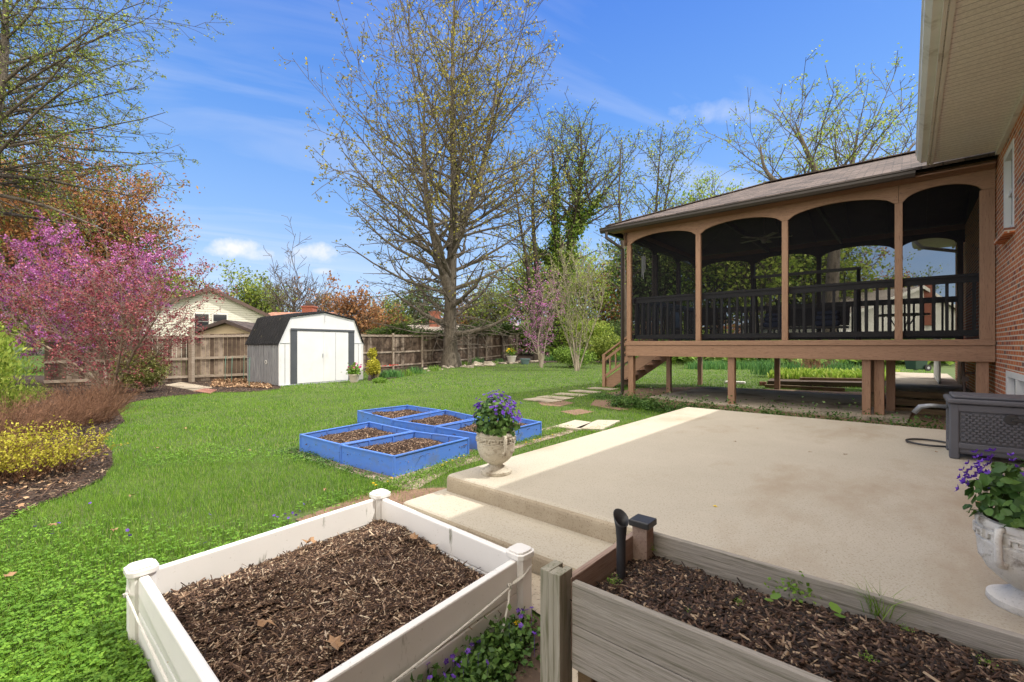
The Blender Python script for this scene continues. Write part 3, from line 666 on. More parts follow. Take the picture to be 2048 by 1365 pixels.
    fo = fan.build('ceiling_fan', M['fan_metal'], p)
    for k in range(5):
        a = k*2*math.pi/5+.3; d = Vector((math.cos(a), math.sin(a), 0)); MB().beam(fc+d*.1, fc+d*.62, .12, .012).build('blade', M['fan_blade'], fo)
    return p
mat('fan_metal', [(.22,.2,.17), (.27,.24,.2)], 4, .4, 0)
mat('fan_blade', [(.30,.25,.2), (.36,.3,.25)], 4, .5, 0)
porch()

# stairs on the far left end of the porch
def stairs():
    s = empty('porch_stairs', (-6.3, 13.4, 0), 'brown wooden stairs with slatted handrail climbing to the left end of the porch', 'stairs')
    n = 7; x0, x1 = -7.25, -5.45
    for y in (12.85, 14.05):
        mb = MB(); mb.slab([(x0-.02,y,0.0),(x0+.25,y,0.0),(x1,y,1.06),(x1,y,1.33),(x1-.12,y,1.33),(x0-.02,y,.26)], (0, .04, 0)); mb.build('stringer', M['porch_wood'], s)
    for i in range(n):
        x = x0+(x1-x0)*(i+.5)/n; z = 1.34*(i+1)/(n+1)
        MB().box(x-.14, x+.14, 12.9, 14.04, z, z+.035).build('tread', M['porch_wood'], s)
    for y in (12.81, 14.1):
        MB().box(x0-.06, x0+.04, y-.045, y+.045, 0, 1.02).build('newel', M['porch_post'], s, bevel=.006)
        MB().beam((x0-.06,y,1.0), (x1,y,2.28), .10, .05).build('handrail', M['porch_wood'], s)
        MB().beam((x0,y,.86), (x1,y,2.14), .04, .08).build('rail', M['porch_wood'], s)
        MB().beam((x0,y,.34), (x1,y,1.62), .04, .08).build('rail', M['porch_wood'], s)
        for i in range(9):
            x = x0+.2+(x1-x0-.25)*i/8; z = (x-x0)/(x1-x0)*1.28
            MB().box(x-.02, x+.02, y-.018, y+.018, .34+z, .84+z).build('baluster', M['porch_post'], s)
stairs()

# porch furniture seen through the screens
mat('cushion', [(.03,.045,.09), (.06,.08,.14)], 6, .9, .3)
mat('swing_metal', [(.012,.012,.013), (.02,.02,.022)], 6, .4, 0)
def swing():
    x0, x1, y, z = -3.2, -.9, 13.9, 1.342
    s = empty('porch_swing', ((x0+x1)/2, y, z), 'dark framed swing seat with folded cushions standing inside the screened porch', 'swing seat')
    for x in (x0, x1):
        MB().tube([(x, y-.55, z), (x, y-.08, z+1.85)], .03, 8).build('leg', M['swing_metal'], s); MB().tube([(x, y+.55, z), (x, y+.08, z+1.85)], .03, 8).build('leg', M['swing_metal'], s)
    MB().beam((x0-.05, y, z+1.87), (x1+.05, y, z+1.87), .1, .07).build('top_bar', M['swing_metal'], s)
    MB().box(x0+.2, x1-.2, y-.28, y+.25, z+.42, z+.47).build('seat', M['swing_metal'], s); MB().slab([(x0+.2,y+.25,z+.5),(x1-.2,y+.25,z+.5),(x1-.2,y+.42,z+.98),(x0+.2,y+.42,z+.98)], (0,.04,0)).build('backrest', M['swing_metal'], s)
    c = MB().tube([(x0+.28, y-.2, z+.6), (x0+.28, y, z+1.8)], .008, 5).tube([(x1-.28, y-.2, z+.6), (x1-.28, y, z+1.8)], .008, 5); c.build('chains', M['swing_metal'], s)
    for x in (x0+.5, x1-.62):
        MB().box(x-.25, x+.25, y-.2, y+.2, z+.475, z+.62).box(x-.24, x+.23, y-.17, y+.2, z+.625, z+.75).box(x-.22, x+.24, y-.15, y+.19, z+.755, z+.86).build('cushion', M['cushion'], s, bevel=.05, seg=3)
swing()
def ptable(x, y, r, lab):
    z = 1.342; t = empty('patio_table', (x, y, z), lab, 'table')
    MB().lathe([(r,0),(r,.03),(.02,.032)], (x, y, z+.70), 28).build('tabletop', M['swing_metal'], t)
    for k in range(4):
        a = k*math.pi/2+.5; MB().tube([(x+math.cos(a)*r*.7, y+math.sin(a)*r*.7, z), (x+math.cos(a)*.12, y+math.sin(a)*.12, z+.4), (x+math.cos(a)*r*.55, y+math.sin(a)*r*.55, z+.7)], .014, 6).build('leg', M['swing_metal'], t)
ptable(-.1, 14.2, .5, 'round dark metal table inside the porch near the house wall')
ptable(-4.1, 13.2, .5, 'round dark metal table at the left end of the porch')
def pchair(x, y, a, lab):
    z = 1.342; t = empty('patio_chair', (x, y, z), lab, 'chair', 'chairs round the porch table'); d = Vector((math.cos(a), math.sin(a), 0)); e = Vector((-d.y, d.x, 0)); c = Vector((x, y, z))
    MB().obox((x, y), (d.x, d.y), .22, .24, z+.42, z+.45).build('seat', M['swing_metal'], t)
    MB().slab([c-d*.22-e*.24+Vector((0,0,.5)), c-d*.22+e*.24+Vector((0,0,.5)), c-d*.3+e*.22+Vector((0,0,.95)), c-d*.3-e*.22+Vector((0,0,.95))], tuple(-d*.02)).build('backrest', M['swing_metal'], t)
    for i in (-1, 1):
        for j in (-1, 1): MB().tube([c+d*.2*i+e*.22*j+Vector((0,0,.42)), c+d*.22*i+e*.23*j], .012, 5).build('leg', M['swing_metal'], t)
pchair(-4.75, 13.0, 0, 'dark porch chair at the left end of the porch, left of its table'); pchair(-3.95, 12.3, 2, 'dark porch chair in front of the left porch table')
def chime():
    x, y, z = -5.1, 11.0, 3.95; t = empty('wind_chime', (x, y, z), 'silver wind chime hanging behind the leftmost porch screen', 'wind chime')
    MB().lathe([(.05,0),(.05,.015),(.01,.016)], (x, y, z-.3), 12).build('disc', M['black_plastic'], t)
    MB().tube([(x, y, z+.2), (x, y, z-.3)], .003, 4).build('cord', M['black_plastic'], t)
    for k in range(5):
        a = k*1.257; l = .35+.06*k; MB().tube([(x+.04*math.cos(a), y+.04*math.sin(a), z-.33), (x+.04*math.cos(a), y+.04*math.sin(a), z-.33-l)], .009, 7).build('chime_tube', M['galv'], t)
mat('galv', [(.42,.44,.47), (.50,.52,.55)], 4, .45, .1, metal=.35)
chime()

# ------------------------------------------------------------------ beyond the porch, right
def timber_steps():
    s = empty('timber_steps', (.35, 12.8, 0), 'dark timber steps rising to a pale path beneath the porch', 'steps')
    p0 = G(1795, 806)
    for i, (y0, z) in enumerate(((11.9, .10), (12.35, .23), (12.8, .36))):
        MB().box(-.35, 1.0, y0, y0+.16, z-.13, z).build('tread', M['timber'], s, bevel=.008)
        MB().box(-.35, 1.0, y0+.16, y0+.45, z-.13, z-.03).build('landing', M['slab'], s)
    MB().box(-.62, -.36, 12.2, 12.5, 0, .33).build('block', M['timber'], s, bevel=.008)
timber_steps()
o = MB().box(-.35, 1.05, 13.255, 22, -.1, .34).build('concrete_path', M['slab'], bevel=.01); o['kind'] = 'structure'
def pipe():
    t = empty('standpipe', (.75, 11.6, 0), 'rusty iron standpipe against the brick wall under the porch', 'pipe')
    MB().tube([(.78,11.3,0),(.74,11.3,1.05)], .022, 8).build('pipe', M['iron'], t); MB().tube([(.76,11.3,.85),(1.05,11.35,.85)], .02, 8).build('branch_pipe', M['iron'], t)
    MB().tube([(.76,11.3,.75),(.76,11.22,.75)], .05, 8).build('valve_wheel', M['iron'], t)
pipe()
mat('bin_green', [(.025,.07,.05), (.035,.09,.065)], 3, .45, .05)
def bin_():
    c = Vector(tuple(WD(1832, 17.6, .34))); t = empty('wheelie_bin', c, 'dark green wheeled rubbish bin on the path behind the porch', 'bin')
    u = Vector((.755, .656, 0)); v = Vector((-.656, .755, 0)); mb = MB()
    mb.add([c+u*a*w+v*b*w+Vector((0,0,z)) for z, w in ((.06,.22),(.95,.29)) for a, b in ((-1,-1),(1,-1),(1,1),(-1,1))], [(3,2,1,0),(4,5,6,7),(0,1,5,4),(1,2,6,5),(2,3,7,6),(3,0,4,7)]); mb.build('body', M['bin_green'], t, bevel=.03)
    MB().obox(c, u, .31, .31, c.z+.96, c.z+1.02).build('lid', M['bin_green'], t, bevel=.02)
    for s_ in (-1, 1):
        w = c+u*.22+v*(-.26)*s_+Vector((0,0,.13)); wo = MB().tube([w-v*.03, w+v*.03], .125, 18).build('wheel', M['black_plastic'], t); MB().tube([w-v*.036*s_, w-v*.031*s_], .05, 10).build('hub', M['galv'], wo)
bin_()
# lattice screen by the path
def lattice():
    t = empty('white_lattice', (.62, 17.0, .34), 'white lattice panel standing beside the path near the brick wall', 'lattice')
    x = .62; y0, y1, z0, z1 = 15.9, 18.8, .36, 1.7; f = MB()
    f.box(x-.02, x+.02, y0, y1, z1-.06, z1).box(x-.02, x+.02, y0, y1, z0, z0+.06).box(x-.02, x+.02, y0, y0+.06, z0, z1).box(x-.02, x+.02, y1-.06, y1, z0, z1); f.build('frame', M['white_trim'], t)
    g = MB()
    for k in np.arange(y0-1.3, y1, .11):
        a = (k, z0); b = (k+1.34, z1)
        def clip(a, b):
            (ya, za), (yb, zb) = a, b; s = (zb-za)/(yb-ya)
            if ya < y0: za += s*(y0-ya); ya = y0
            if yb > y1: zb -= s*(yb-y1); yb = y1
            return (ya, za), (yb, zb)
        q = clip(a, b)
        if q[1][0]-q[0][0] > .05:
            g.beam((x-.008, q[0][0], q[0][1]), (x-.008, q[1][0], q[1][1]), .012, .03); g.beam((x+.008, q[0][0], z0+z1-q[0][1]), (x+.008, q[1][0], z0+z1-q[1][1]), .012, .03)
    g.build('lattice_slats', M['white_trim'], t)
lattice()
# timber edging of the raised garden bed
for k, (a, b, z) in enumerate(((G(1530,776), G(1690,784), .10), (G(1600,770), G(1765,773), .22))):
    mb = MB().beam((a[0], a[1], z-.05), (b[0], b[1], z-.05), .14, .12 if k == 0 else .16)
    tag(mb.build('timber_edging', M['timber'], bevel=.01), ('low mossy timber edging along the hosta bed beneath the porch', 'upper timber edging behind the lower one at the hosta bed')[k], 'edging', 'timbers edging the hosta bed')
# ------------------------------------------------------------------ garden objects
mat('bed_white', [(.74,.73,.71), (.79,.78,.76)], 3, .42, .08, dirt=(14, (.16,.16,.11), .62, .74, (1,1,.3)), fine=(60, (.45,.44,.38), .66, .78))
mat('bed_white_top', [(.70,.69,.67), (.76,.75,.73)], 3, .4, .05, dirt=(11, (.50,.48,.42), .62, .8))
mat('bed_blue', [(.075,.19,.60), (.085,.21,.66)], 2, .38, .05, dirt=(4, (.13,.17,.25), .50, .80, (1,1,1.6)), fine=(40, (.16,.26,.52), .60, .72))
mat('grey_wood', [(.24,.22,.19), (.36,.335,.30)], 1.6, .85, .5, stretch=(.7,14,14), bscale=8, fine=(7, (.13,.125,.09), .52, .72), dirt=(1.3, (.20,.20,.12), .5, .72))
mat('grey_wood_post', [(.24,.23,.17), (.36,.34,.28)], 1.6, .85, .5, stretch=(14,14,.7), bscale=8, fine=(7, (.14,.14,.08), .5, .7))
mat('grey_wood_side', [(.25,.17,.13), (.36,.27,.22)], 1.6, .85, .4, stretch=(14,.7,14), bscale=8, fine=(7, (.17,.10,.07), .55, .72))
mat('rope', [(.62,.60,.55), (.72,.70,.65)], 60, .8, .6, bscale=160)
mat('stone_urn', [(.40,.36,.29), (.56,.52,.43)], 7, .9, .5, fine=(60, (.20,.17,.12), .56, .72), dirt=(5, (.17,.13,.085), .52, .68), bscale=60)
mat('white_urn', [(.56,.54,.50), (.68,.66,.62)], 7, .85, .5, fine=(90, (.40,.38,.33), .58, .72), dirt=(9, (.15,.12,.09), .57, .70), bscale=70)
mat('resin_grey', [(.085,.088,.105), (.10,.103,.12)], 4, .5, .1)
island('chips', [(0,.025,.014,.010),(.4,.06,.034,.023),(.65,.13,.075,.048),(.82,.25,.16,.105),(.93,.44,.32,.22),(1,.62,.52,.38)], .85)
island('bed_chips', [(0,.02,.012,.009),(.4,.055,.033,.022),(.72,.12,.072,.048),(.92,.26,.17,.115),(1,.45,.34,.24)], .85)
island('dark_chips', [(0,.012,.009,.008),(.4,.035,.022,.017),(.7,.08,.045,.032),(.9,.17,.11,.075),(1,.40,.30,.20)], .8)
island('dry_leaf', [(0,.14,.075,.04),(.5,.28,.165,.09),(1,.44,.30,.18)], .8)
island('leaf_bright', [(0,.09,.19,.02),(.5,.15,.28,.035),(1,.24,.38,.06)], .5, .35)
island('leaf_mid', [(0,.035,.085,.018),(.5,.07,.15,.03),(1,.13,.23,.05)], .5, .25)
island('petal_purple', [(0,.06,.012,.22),(.5,.11,.03,.38),(1,.20,.08,.52)], .5, .25)
island('petal_yellow', [(0,.65,.45,.01),(1,.80,.62,.03)], .5, .2)
island('petal_pink', [(0,.55,.03,.22),(1,.75,.10,.36)], .5, .25)
island('petal_red', [(0,.55,.02,.015),(1,.7,.06,.03)], .5, .25)
island('petal_white', [(0,.7,.7,.6),(1,.8,.75,.4)], .5, .2)
rg = np.random.default_rng(11)

def soil_patch(name, poly, z, amp, label, nch, L, w, chipmat, base, seedv, big=0):
    """uneven mulch: displaced sheet, plus loose chips, one stuff object each"""
    r = np.random.default_rng(seedv); P = np.array(poly, float); c = P.mean(0)
    # bilinear grid over the quad
    n = 26; a = np.linspace(0, 1, n); U, V = np.meshgrid(a, a, indexing='ij')
    q = ((1-U)*(1-V))[..., None]*P[0]+(U*(1-V))[..., None]*P[1]+(U*V)[..., None]*P[2]+((1-U)*V)[..., None]*P[3]
    h = sum(np.sin(q[..., 0]*f+p1)*np.cos(q[..., 1]*g+p2)/k for f, g, p1, p2, k in ((5,6,1,2,1),(11,9,2,5,2),(23,27,4,1,4),(51,47,0,3,7)))
    edge = np.minimum(np.minimum(U, 1-U), np.minimum(V, 1-V))
    Z = z+amp*h*.5+amp*.8*np.minimum(1, edge*5)-amp*.4
    Vt = np.concatenate([q, Z[..., None]], -1).reshape(-1, 3); i, j = np.meshgrid(np.arange(n-1), np.arange(n-1), indexing='ij'); k = (i*n+j).ravel()
    Fq = np.stack([k, k+n, k+n+1, k+1], -1)
    o = finish(name, Vt, Fq, base, smooth=True); tag(o, label, 'mulch', None, 'stuff')
    u = r.uniform(0, 1, nch); v = r.uniform(0, 1, nch)
    xy = ((1-u)*(1-v))[:, None]*P[0]+(u*(1-v))[:, None]*P[1]+(u*v)[:, None]*P[2]+((1-u)*v)[:, None]*P[3]
    zz = Z[np.minimum(n-1, (u*(n-1)+.5).astype(int)), np.minimum(n-1, (v*(n-1)+.5).astype(int))]
    cp, cf = chips_np(np.column_stack([xy, zz+.004]), L, w, r); co = finish('chips', cp, cf, chipmat, o)
    return o
def deadleaf(p, s, label, seedv):
    r = np.random.default_rng(seedv); V = []; Fc = []; n = 11
    V.append((p[0], p[1], p[2]+.012*s/.08))
    t0 = r.uniform(0, 6.28)
    for k in range(n):
        t = t0+k*2*math.pi/n; q = s*.5*(1.0 if k % 2 == 0 else .55)*(1.25 if k == 0 else r.uniform(.7, 1)); V.append((p[0]+q*math.cos(t), p[1]+q*math.sin(t)*.8, p[2]+r.uniform(.0, .3)*s))
    Fc = [(0, 1+k, 1+(k+1) % n) for k in range(n)]; o = finish('dead_leaf', np.array(V), Fc, M['dry_leaf'], origin=p)
    return tag(o, label, 'leaf')

# ---- white vinyl raised bed, foreground
BT = .31
WB = [G(485,1459,BT), G(1040,1112,BT), G(760,994,BT), G(283,1145,BT)]        # near, right, rear, left
def white_bed():
    cc = sum(WB)/4; t = empty('raised_bed', (cc[0], cc[1], 0), 'white vinyl raised garden bed with capped posts in the foreground, tied with rope', 'raised bed')
    th = .038
    for i in range(4):
        a, b = WB[i], WB[(i+1) % 4]; d = (b-a)/np.linalg.norm(b-a); a = a+d*.042; b = b-d*.042
        for k in range(2):
            MB().beam((*a, .0785+k*.1545), (*b, .0785+k*.1545), th, .1530).build('board', M['bed_white'], t, bevel=.007)
    for i in range(4):
        x, y = WB[i]; d = (WB[(i+1) % 4]-WB[i]); d = d/np.linalg.norm(d); e = np.array([-d[1], d[0]])
        def oc(s): return [tuple(WB[i]+d*a*s+e*b*s) for a, b in ((1,.66),(.66,1),(-.66,1),(-1,.66),(-1,-.66),(-.66,-1),(.66,-1),(1,-.66))]
        po = MB().prism(oc(.048), 0, .318).build('post', M['bed_white'], t)
        cap = MB().prism(oc(.059), .314, .340); cap.prism(oc(.048), .340, .350); cap.build('post_cap', M['bed_white_top'], po, bevel=.004)
    soil_patch('mulch', [tuple(cc+(p-cc)*.965) for p in WB], .178, .055, 'shredded brown bark mulch filling the white raised bed', 42000, .024, .0046, M['chips'], M['mulch_base'], 3)
    N_, R_, B_, L_ = WB; ex = (R_-N_)/np.linalg.norm(R_-N_); ox = np.array([ex[1], -ex[0]]); fx = (L_-N_)/np.linalg.norm(L_-N_); of = np.array([-fx[1], fx[0]])
    if np.dot(ox, R_-cc) < 0: ox = -ox
    if np.dot(of, L_-cc) < 0: of = -of
    ro = empty('rope', (R_[0]+.06, R_[1]-.5, .3), 'thin white rope tied around the outside of the white raised bed, one end hanging', 'rope'); rr = .005
    def sag(a, b, z0, z1, s, n=14): return [(a[0]+(b[0]-a[0])*i/n, a[1]+(b[1]-a[1])*i/n, z0+(z1-z0)*i/n-s*math.sin(math.pi*i/n)) for i in range(n+1)]
    k1 = R_-ex*.12+ox*.03; k2 = L_+of*.055-fx*.02; r1 = R_+ox*.05
    MB().tube(sag(k1, N_+ox*.055, .215, .19, .02), rr, 6).build('rope_side', M['rope'], ro)
    MB().tube([(*r1, .25), (*(k1+ex*.03), .225), (*k1, .215)], rr, 6).build('rope_loop', M['rope'], ro)
    MB().tube([(*(R_+ox*.048+ex*.03), .27), (*(R_+ox*.05-ex*.04), .24), (*k1, .218)], rr, 6).build('rope_loop', M['rope'], ro)
    MB().tube(sag(k2, N_+of*.05, .235, .19, .015), rr, 6).build('rope_side', M['rope'], ro)
    MB().tube([(*(L_+fx*.045-of*.01), .28), (*(L_+fx*.035+of*.045), .255), (*k2, .235)], rr, 6).build('rope_loop', M['rope'], ro)
    for c_ in (k1, k2):
        q = Vector((c_[0], c_[1], .22 if c_ is k1 else .235)); mb = MB()
        for j in range(5):
            a = j*1.3; mb.tube([q+Vector((math.cos(a)*.010, math.sin(a)*.010, -.010+.005*j)), q+Vector((math.cos(a+2)*.012, math.sin(a+2)*.010, .008)), q+Vector((math.cos(a+4)*.010, math.sin(a+4)*.010, -.004))], .005, 6)
        mb.build('knot', M['rope'], ro, smooth=True)
    hp = [(*(k1+ox*.005-ex*.01), .21), (*(k1+ox*.02-ex*.04), .16), (*(k1+ox*.03-ex*.08), .10), (*(k1+ox*.045-ex*.13), .05), (*(k1+ox*.07-ex*.20), .015), (*(k1+ox*.13-ex*.30), .008)]
    MB().tube(hp, .0055, 6).build('rope_end', M['rope'], ro)
white_bed()
for k, (px, py, s, lb) in enumerate(((528,1254,.11,'large curled brown leaf lying on the mulch in the middle of the white bed'), (669,1294,.10,'pale tan lobed leaf on mulch near the right board of the white bed'),
        (828,1080,.09,'dead leaf caught near the far right corner of the white bed'), (868,1098,.09,'dead leaf against the right rear board of the white bed'), (622,1090,.10,'dead leaf against the left rear board of the white bed'))):
    q = G(px, py, .20); deadleaf((q[0], q[1], .205), s, lb, k+3)

# ---- grey timber planter, foreground right
def wood_planter():
    X0, X1, Y0, Y1, zt = -.80, .98, 1.19, 1.70, .62
    t = empty('timber_planter', ((X0+X1)/2, (Y0+Y1)/2, 0), 'weathered grey timber planter on legs in the right foreground', 'planter')
    b0 = .355; mid = .49
    for y in (Y0, Y1):
        for z0, z1 in ((b0, mid-.001), (mid+.001, zt)): MB().box(X0+.02, X1, y-.012, y+.012, z0, z1).build('board', M['grey_wood'], t, bevel=.003)
    for x in (X0-.008, X1-.02):
        for z0, z1 in ((b0, mid-.001), (mid+.001, zt-.004)): MB().box(x-.011, x+.011, Y0+.013, Y1-.013, z0, z1).build('end_board', M['grey_wood_side'], t, bevel=.003)
    # posts, grooved
    for k, (x, y) in enumerate(((X0-.035, Y0-.008), (X0+.03, Y1-.045), (X1-.06, Y0+.05), (X1-.06, Y1-.05))):
        mb = MB(); h = .645 if k == 0 else .60
        if k == 0:
            mb.box(x-.04, x-.008, y-.04, y+.04, 0, h).box(x-.008, x+.012, y-.04, y+.012, 0, h-.002).box(x+.012, x+.035, y-.04, y+.03, 0, h)
        else: mb.box(x-.03, x+.03, y-.03, y+.03, 0, .66 if k == 1 else h)
        po = mb.build('post', M['grey_wood_post'] if k == 0 else M['grey_wood_side'], t, bevel=.002)
        if k == 1:
            MB().box(x-.04, x+.04, y-.04, y+.04, .655, .68).build('post_cap', M['black_plastic'], po, bevel=.004)
    MB().box(X0+.02, X0+.07, Y0+.02, Y0+.07, 0, .36).build('leg', M['timber'], t, bevel=.003)
    MB().box(X0+.02, X1-.03, Y0+.015, Y1-.015, .36, .375).build('base', M['timber'], t)
    soil_patch('mulch', [(X0+.01,Y0+.01),(X1-.03,Y0+.01),(X1-.03,Y1-.01),(X0+.01,Y1-.01)], .545, .035, 'dark coarse bark and soil filling the timber planter', 17000, .017, .006, M['dark_chips'], M['mulch_base'], 5)
wood_planter()
mat('tube_black', [(.022,.023,.028), (.035,.036,.042)], 10, .45, .15)
def funnel():
    x, y = -.745, 1.43; t = empty('watering_tube', (x, y, .53), 'black plastic tube with slanted open mouth stuck in the timber planter corner', 'tube')
    mb = MB(); n = 18; prof = [(.0155,-.06,0),(.016,.12,0),(.020,.165,.0),(.027,.195,.022)]
    for pr, inv in ((prof, 0), ([(r-.0022, z, s) for r, z, s in prof][::-1], 1)):
        for r, z, s in pr:
            for k in range(n): a = 2*math.pi*k/n; mb.V.append((x+r*math.cos(a), y+r*math.sin(a), .56+z+s*math.cos(a-2.6)))
    for i in range(7):
        for k in range(n): a = i*n+k; b = i*n+(k+1) % n; mb.Fc.append((a, b, b+n, a+n))
    mb.build('tube', M['tube_black'], t, smooth=True)
funnel()
# seedlings in the planter
def sprout(c, kind, label, seedv, s=1.0):
    r = np.random.default_rng(seedv); c = np.array(c)
    if kind == 'cotyledon':
        V = []; Fc = []
        for k, a in enumerate((r.uniform(0, 6), )*2):
            a = a+k*2.6; d = np.array([math.cos(a), math.sin(a), .25]); e = np.array([-math.sin(a), math.cos(a), 0]); L = .034*s*r.uniform(.85, 1.1)
            base = c+np.array([0, 0, .018]); pts = [base, base+d*L*.35+e*L*.36, base+d*L*.85+e*L*.30, base+d*L*1.1, base+d*L*.85-e*L*.30, base+d*L*.35-e*L*.36]
            n = len(V); V += pts; Fc.append(tuple(range(n, n+6)))
        o = finish('seedling', np.array(V), Fc, M['leaf_bright'], origin=c)
        return tag(o, label, 'seedling', 'seedlings in the timber planter')
    if kind == 'tuft': o = blades('seedling', c+np.column_stack([r.normal(0, .012*s, 60), r.normal(0, .012*s, 60), np.zeros(60)]), .07*s, .0022, M['leaf_bright'], 1.3, rng=r, origin=c); return tag(o, label, 'seedling', 'seedlings in the timber planter')
    P = c+np.column_stack([r.normal(0, .022*s, 90), r.normal(0, .022*s, 90), np.abs(r.normal(0, .018*s, 90))]); v, f = leaves_np(P, .010*s, .5, .9, r)
    return tag(finish('seedling', v, f, M['leaf_bright'], origin=c), label, 'seedling', 'seedlings in the timber planter')
for i, (px, py, k, s, lb) in enumerate(((1594,1190,'bush',1.3,'frilly yellow-green seedling, bushiest in the timber planter'), (1541,1212,'cotyledon',1,'round two-leaved seedling left of the bushy one'), (1680,1243,'cotyledon',1.3,'largest pair of seed leaves in the timber planter'),
        (1757,1232,'tuft',1.15,'spiky grass-like tuft in the timber planter'), (1229,1168,'bush',.5,'small green sprout beside the black tube'), (1302,1100,'bush',.4,'tiny sprout by the black post cap'), (1478,1207,'bush',.3,'tiny sprout left of the round two-leaved seedling'),
        (1380,1230,'bush',.3,'tiny sprout nearest the front board'), (1966,1330,'bush',.45,'small sprout at the far right of the timber planter'), (1735,1320,'bush',.35,'small sprout in the middle front of the timber planter'), (1812,1263,'bush',.3,'tiny sprout right of the spiky tuft'))):
    q = G(px, py, .565); sprout((q[0], q[1], .568), k, lb, i+20, s)

# ---- blue plastic beds
BLUE = {'a': ((788,913),(938,876),(829,862.5),(680,890)), 'b': ((678.7,889),(828,862),(739,843.5),(599.6,869)), 'c': ((782.7,839),(882,820),(815,810.4),(715,821.5)),
        'd': ((869,853),(961,834.7),(891,820),(784,839.7)), 'e': ((970,871),(1083,844),(1001,829.5),(871,853.5))}
BLAB = dict(a='blue plastic raised bed nearest the urn, front module', b='blue plastic raised bed at the left end of the cluster', c='blue plastic raised bed farthest from the camera', d='blue plastic raised bed in the middle of the back row', e='blue plastic raised bed partly hidden behind the flower urn')
BPOLY = []
def blue_beds():
    zt = .22
    for k, key in enumerate('abcde'):
        P = [G(x, y, zt) for x, y in BLUE[key]]; c = sum(P)/4
        P = [c+(p-c)*.985 for p in P]; BPOLY.append([tuple(c+(p-c)*1.08) for p in P])
        t = empty('blue_raised_bed', (c[0], c[1], 0), BLAB[key], 'raised bed', 'blue raised beds on the lawn')
        for i in range(4):
            a, b = P[i], P[(i+1) % 4]; d = (b-a)/np.linalg.norm(b-a); nrm = np.array([d[1], -d[0]])
            if np.dot(nrm, (a+b)/2-c) < 0: nrm = -nrm
            mb = MB(); A = a+d*.012; B = b-d*.012
            q0 = [(*(A), .0), (*(B), .0), (*(B), zt), (*(A), zt)]
            mb.slab(q0, (-nrm[0]*.012, -nrm[1]*.012, 0))
            mb.beam((*(A-nrm*.004), zt-.006), (*(B-nrm*.004), zt-.006), .030, .014)
            for u in (.33, .66): m_ = A+(B-A)*u-nrm*.018; mb.obox(m_, tuple(d), .006, .008, .02, zt-.014)
            mb.build('panel', M['bed_blue'], t, bevel=.002)
        for i in range(4): MB().tube([(*P[i], 0), (*P[i], zt+.004)], .014, 8).build('corner_pin', M['bed_blue'], t)
        soil_patch('mulch', [tuple(c+(p-c)*.97) for p in P], .145, .035, 'coarse wood chip mulch in the '+BLAB[key][5:].replace('plastic raised bed', 'bed', 1), 5200, .03, .0075, M['bed_chips'], M['mulch_base'], 40+k)
blue_beds()

# ---- urns
def urn(c, m, label, name='garden_urn', garl=True, rot=0.0, S=1.0):
    t = empty(name, c, label, 'urn'); x, y, z = c
    prof = [(.0,0),(.128,0),(.132,.008),(.130,.028),(.112,.034),(.085,.052),(.062,.066),(.056,.074),(.060,.082),(.075,.090),(.10,.108),(.132,.14),(.150,.18),(.158,.215),(.160,.25),(.163,.256),(.163,.262),(.158,.266),(.158,.318),(.163,.322),(.166,.336),(.160,.350),(.140,.352),(.138,.33),(.13,.31),(.0,.305)]
    def fl(r, zz, a): return r
    mb = MB(); mb.lathe([(r*S, h*S) for r, h in prof], c, 44); mb.build('bowl', m, t, smooth='split')
    # greek key relief band
    k = MB(); n = 14; R = .1605*S
    def seg(a0, a1, z0, z1):
        st = max(1, int((a1-a0)/.06)); 
        for i in range(st):
            b0 = a0+(a1-a0)*i/st; b1 = a0+(a1-a0)*(i+1)/st
            v = [(x+(R+o)*math.cos(b), y+(R+o)*math.sin(b), z+h*S) for o in (-.004, .010) for b in (b0, b1) for h in (z0, z1)]
            k.add(v, [(0,1,3,2),(4,6,7,5),(0,4,5,1),(2,3,7,6),(0,2,6,4),(1,5,7,3)])
    w = 2*math.pi/n; th = .0075
    for i in range(n):
        a = i*w+rot; f = w
        seg(a, a+f*.78, .308-th, .308); seg(a+f*.68, a+f*.78, .276+th, .308-th); seg(a+f*.30, a+f*.78, .276, .276+th)
        seg(a+f*.30, a+f*.40, .276+th, .296); seg(a+.02*f, a+f*.12, .276, .308-th); seg(a+f*.12-.1*f, a+f*.12, .276, .284)
    k.build('key_pattern', m, t)
    for s_ in range(2):
        a = rot+.35+s_*math.pi; d = Vector((math.cos(a), math.sin(a), 0)); e = Vector((-d.y, d.x, 0)); cc = Vector(c)
        pts = [(.160,.335),(.185,.332),(.192,.30),(.188,.25),(.185,.215),(.176,.19),(.160,.185),(.150,.20)]
        h = MB(); h.tube([cc+d*(r*S)+Vector((0,0,q*S)) for r, q in pts], .013*S, 8); h.build('handle', m, t, smooth=True)
    # garlands
    g = MB(); r_ = random.Random(5)
    for i in range(4):
        a0 = rot+.35+i*math.pi/2+.15; a1 = a0+math.pi/2-.3
        for j in range(30):
            u = j/29; a = a0+(a1-a0)*u; zz = .245-.045*math.sin(math.pi*u); rr = .156-.012*math.sin(math.pi*u)
            b = .007*(1+1.3*math.sin(math.pi*u)); q = Vector((x+rr*S*math.cos(a), y+rr*S*math.sin(a), z+zz*S+r_.uniform(-.006, .006)))
            g.tube([q-Vector((0,0,b*S)), q+Vector((r_.uniform(-.004,.004),0,b*S))], [b*.8, b*.5], 5)
    g.build('garland', m, t, smooth=True)
    MB().lathe([(.0,.0),(.125*S,.004),(.13*S,.012),(.08*S,.03),(.0,.034)], (x, y, z+.318*S), 20).build('soil', M['soil'], t)
    return t
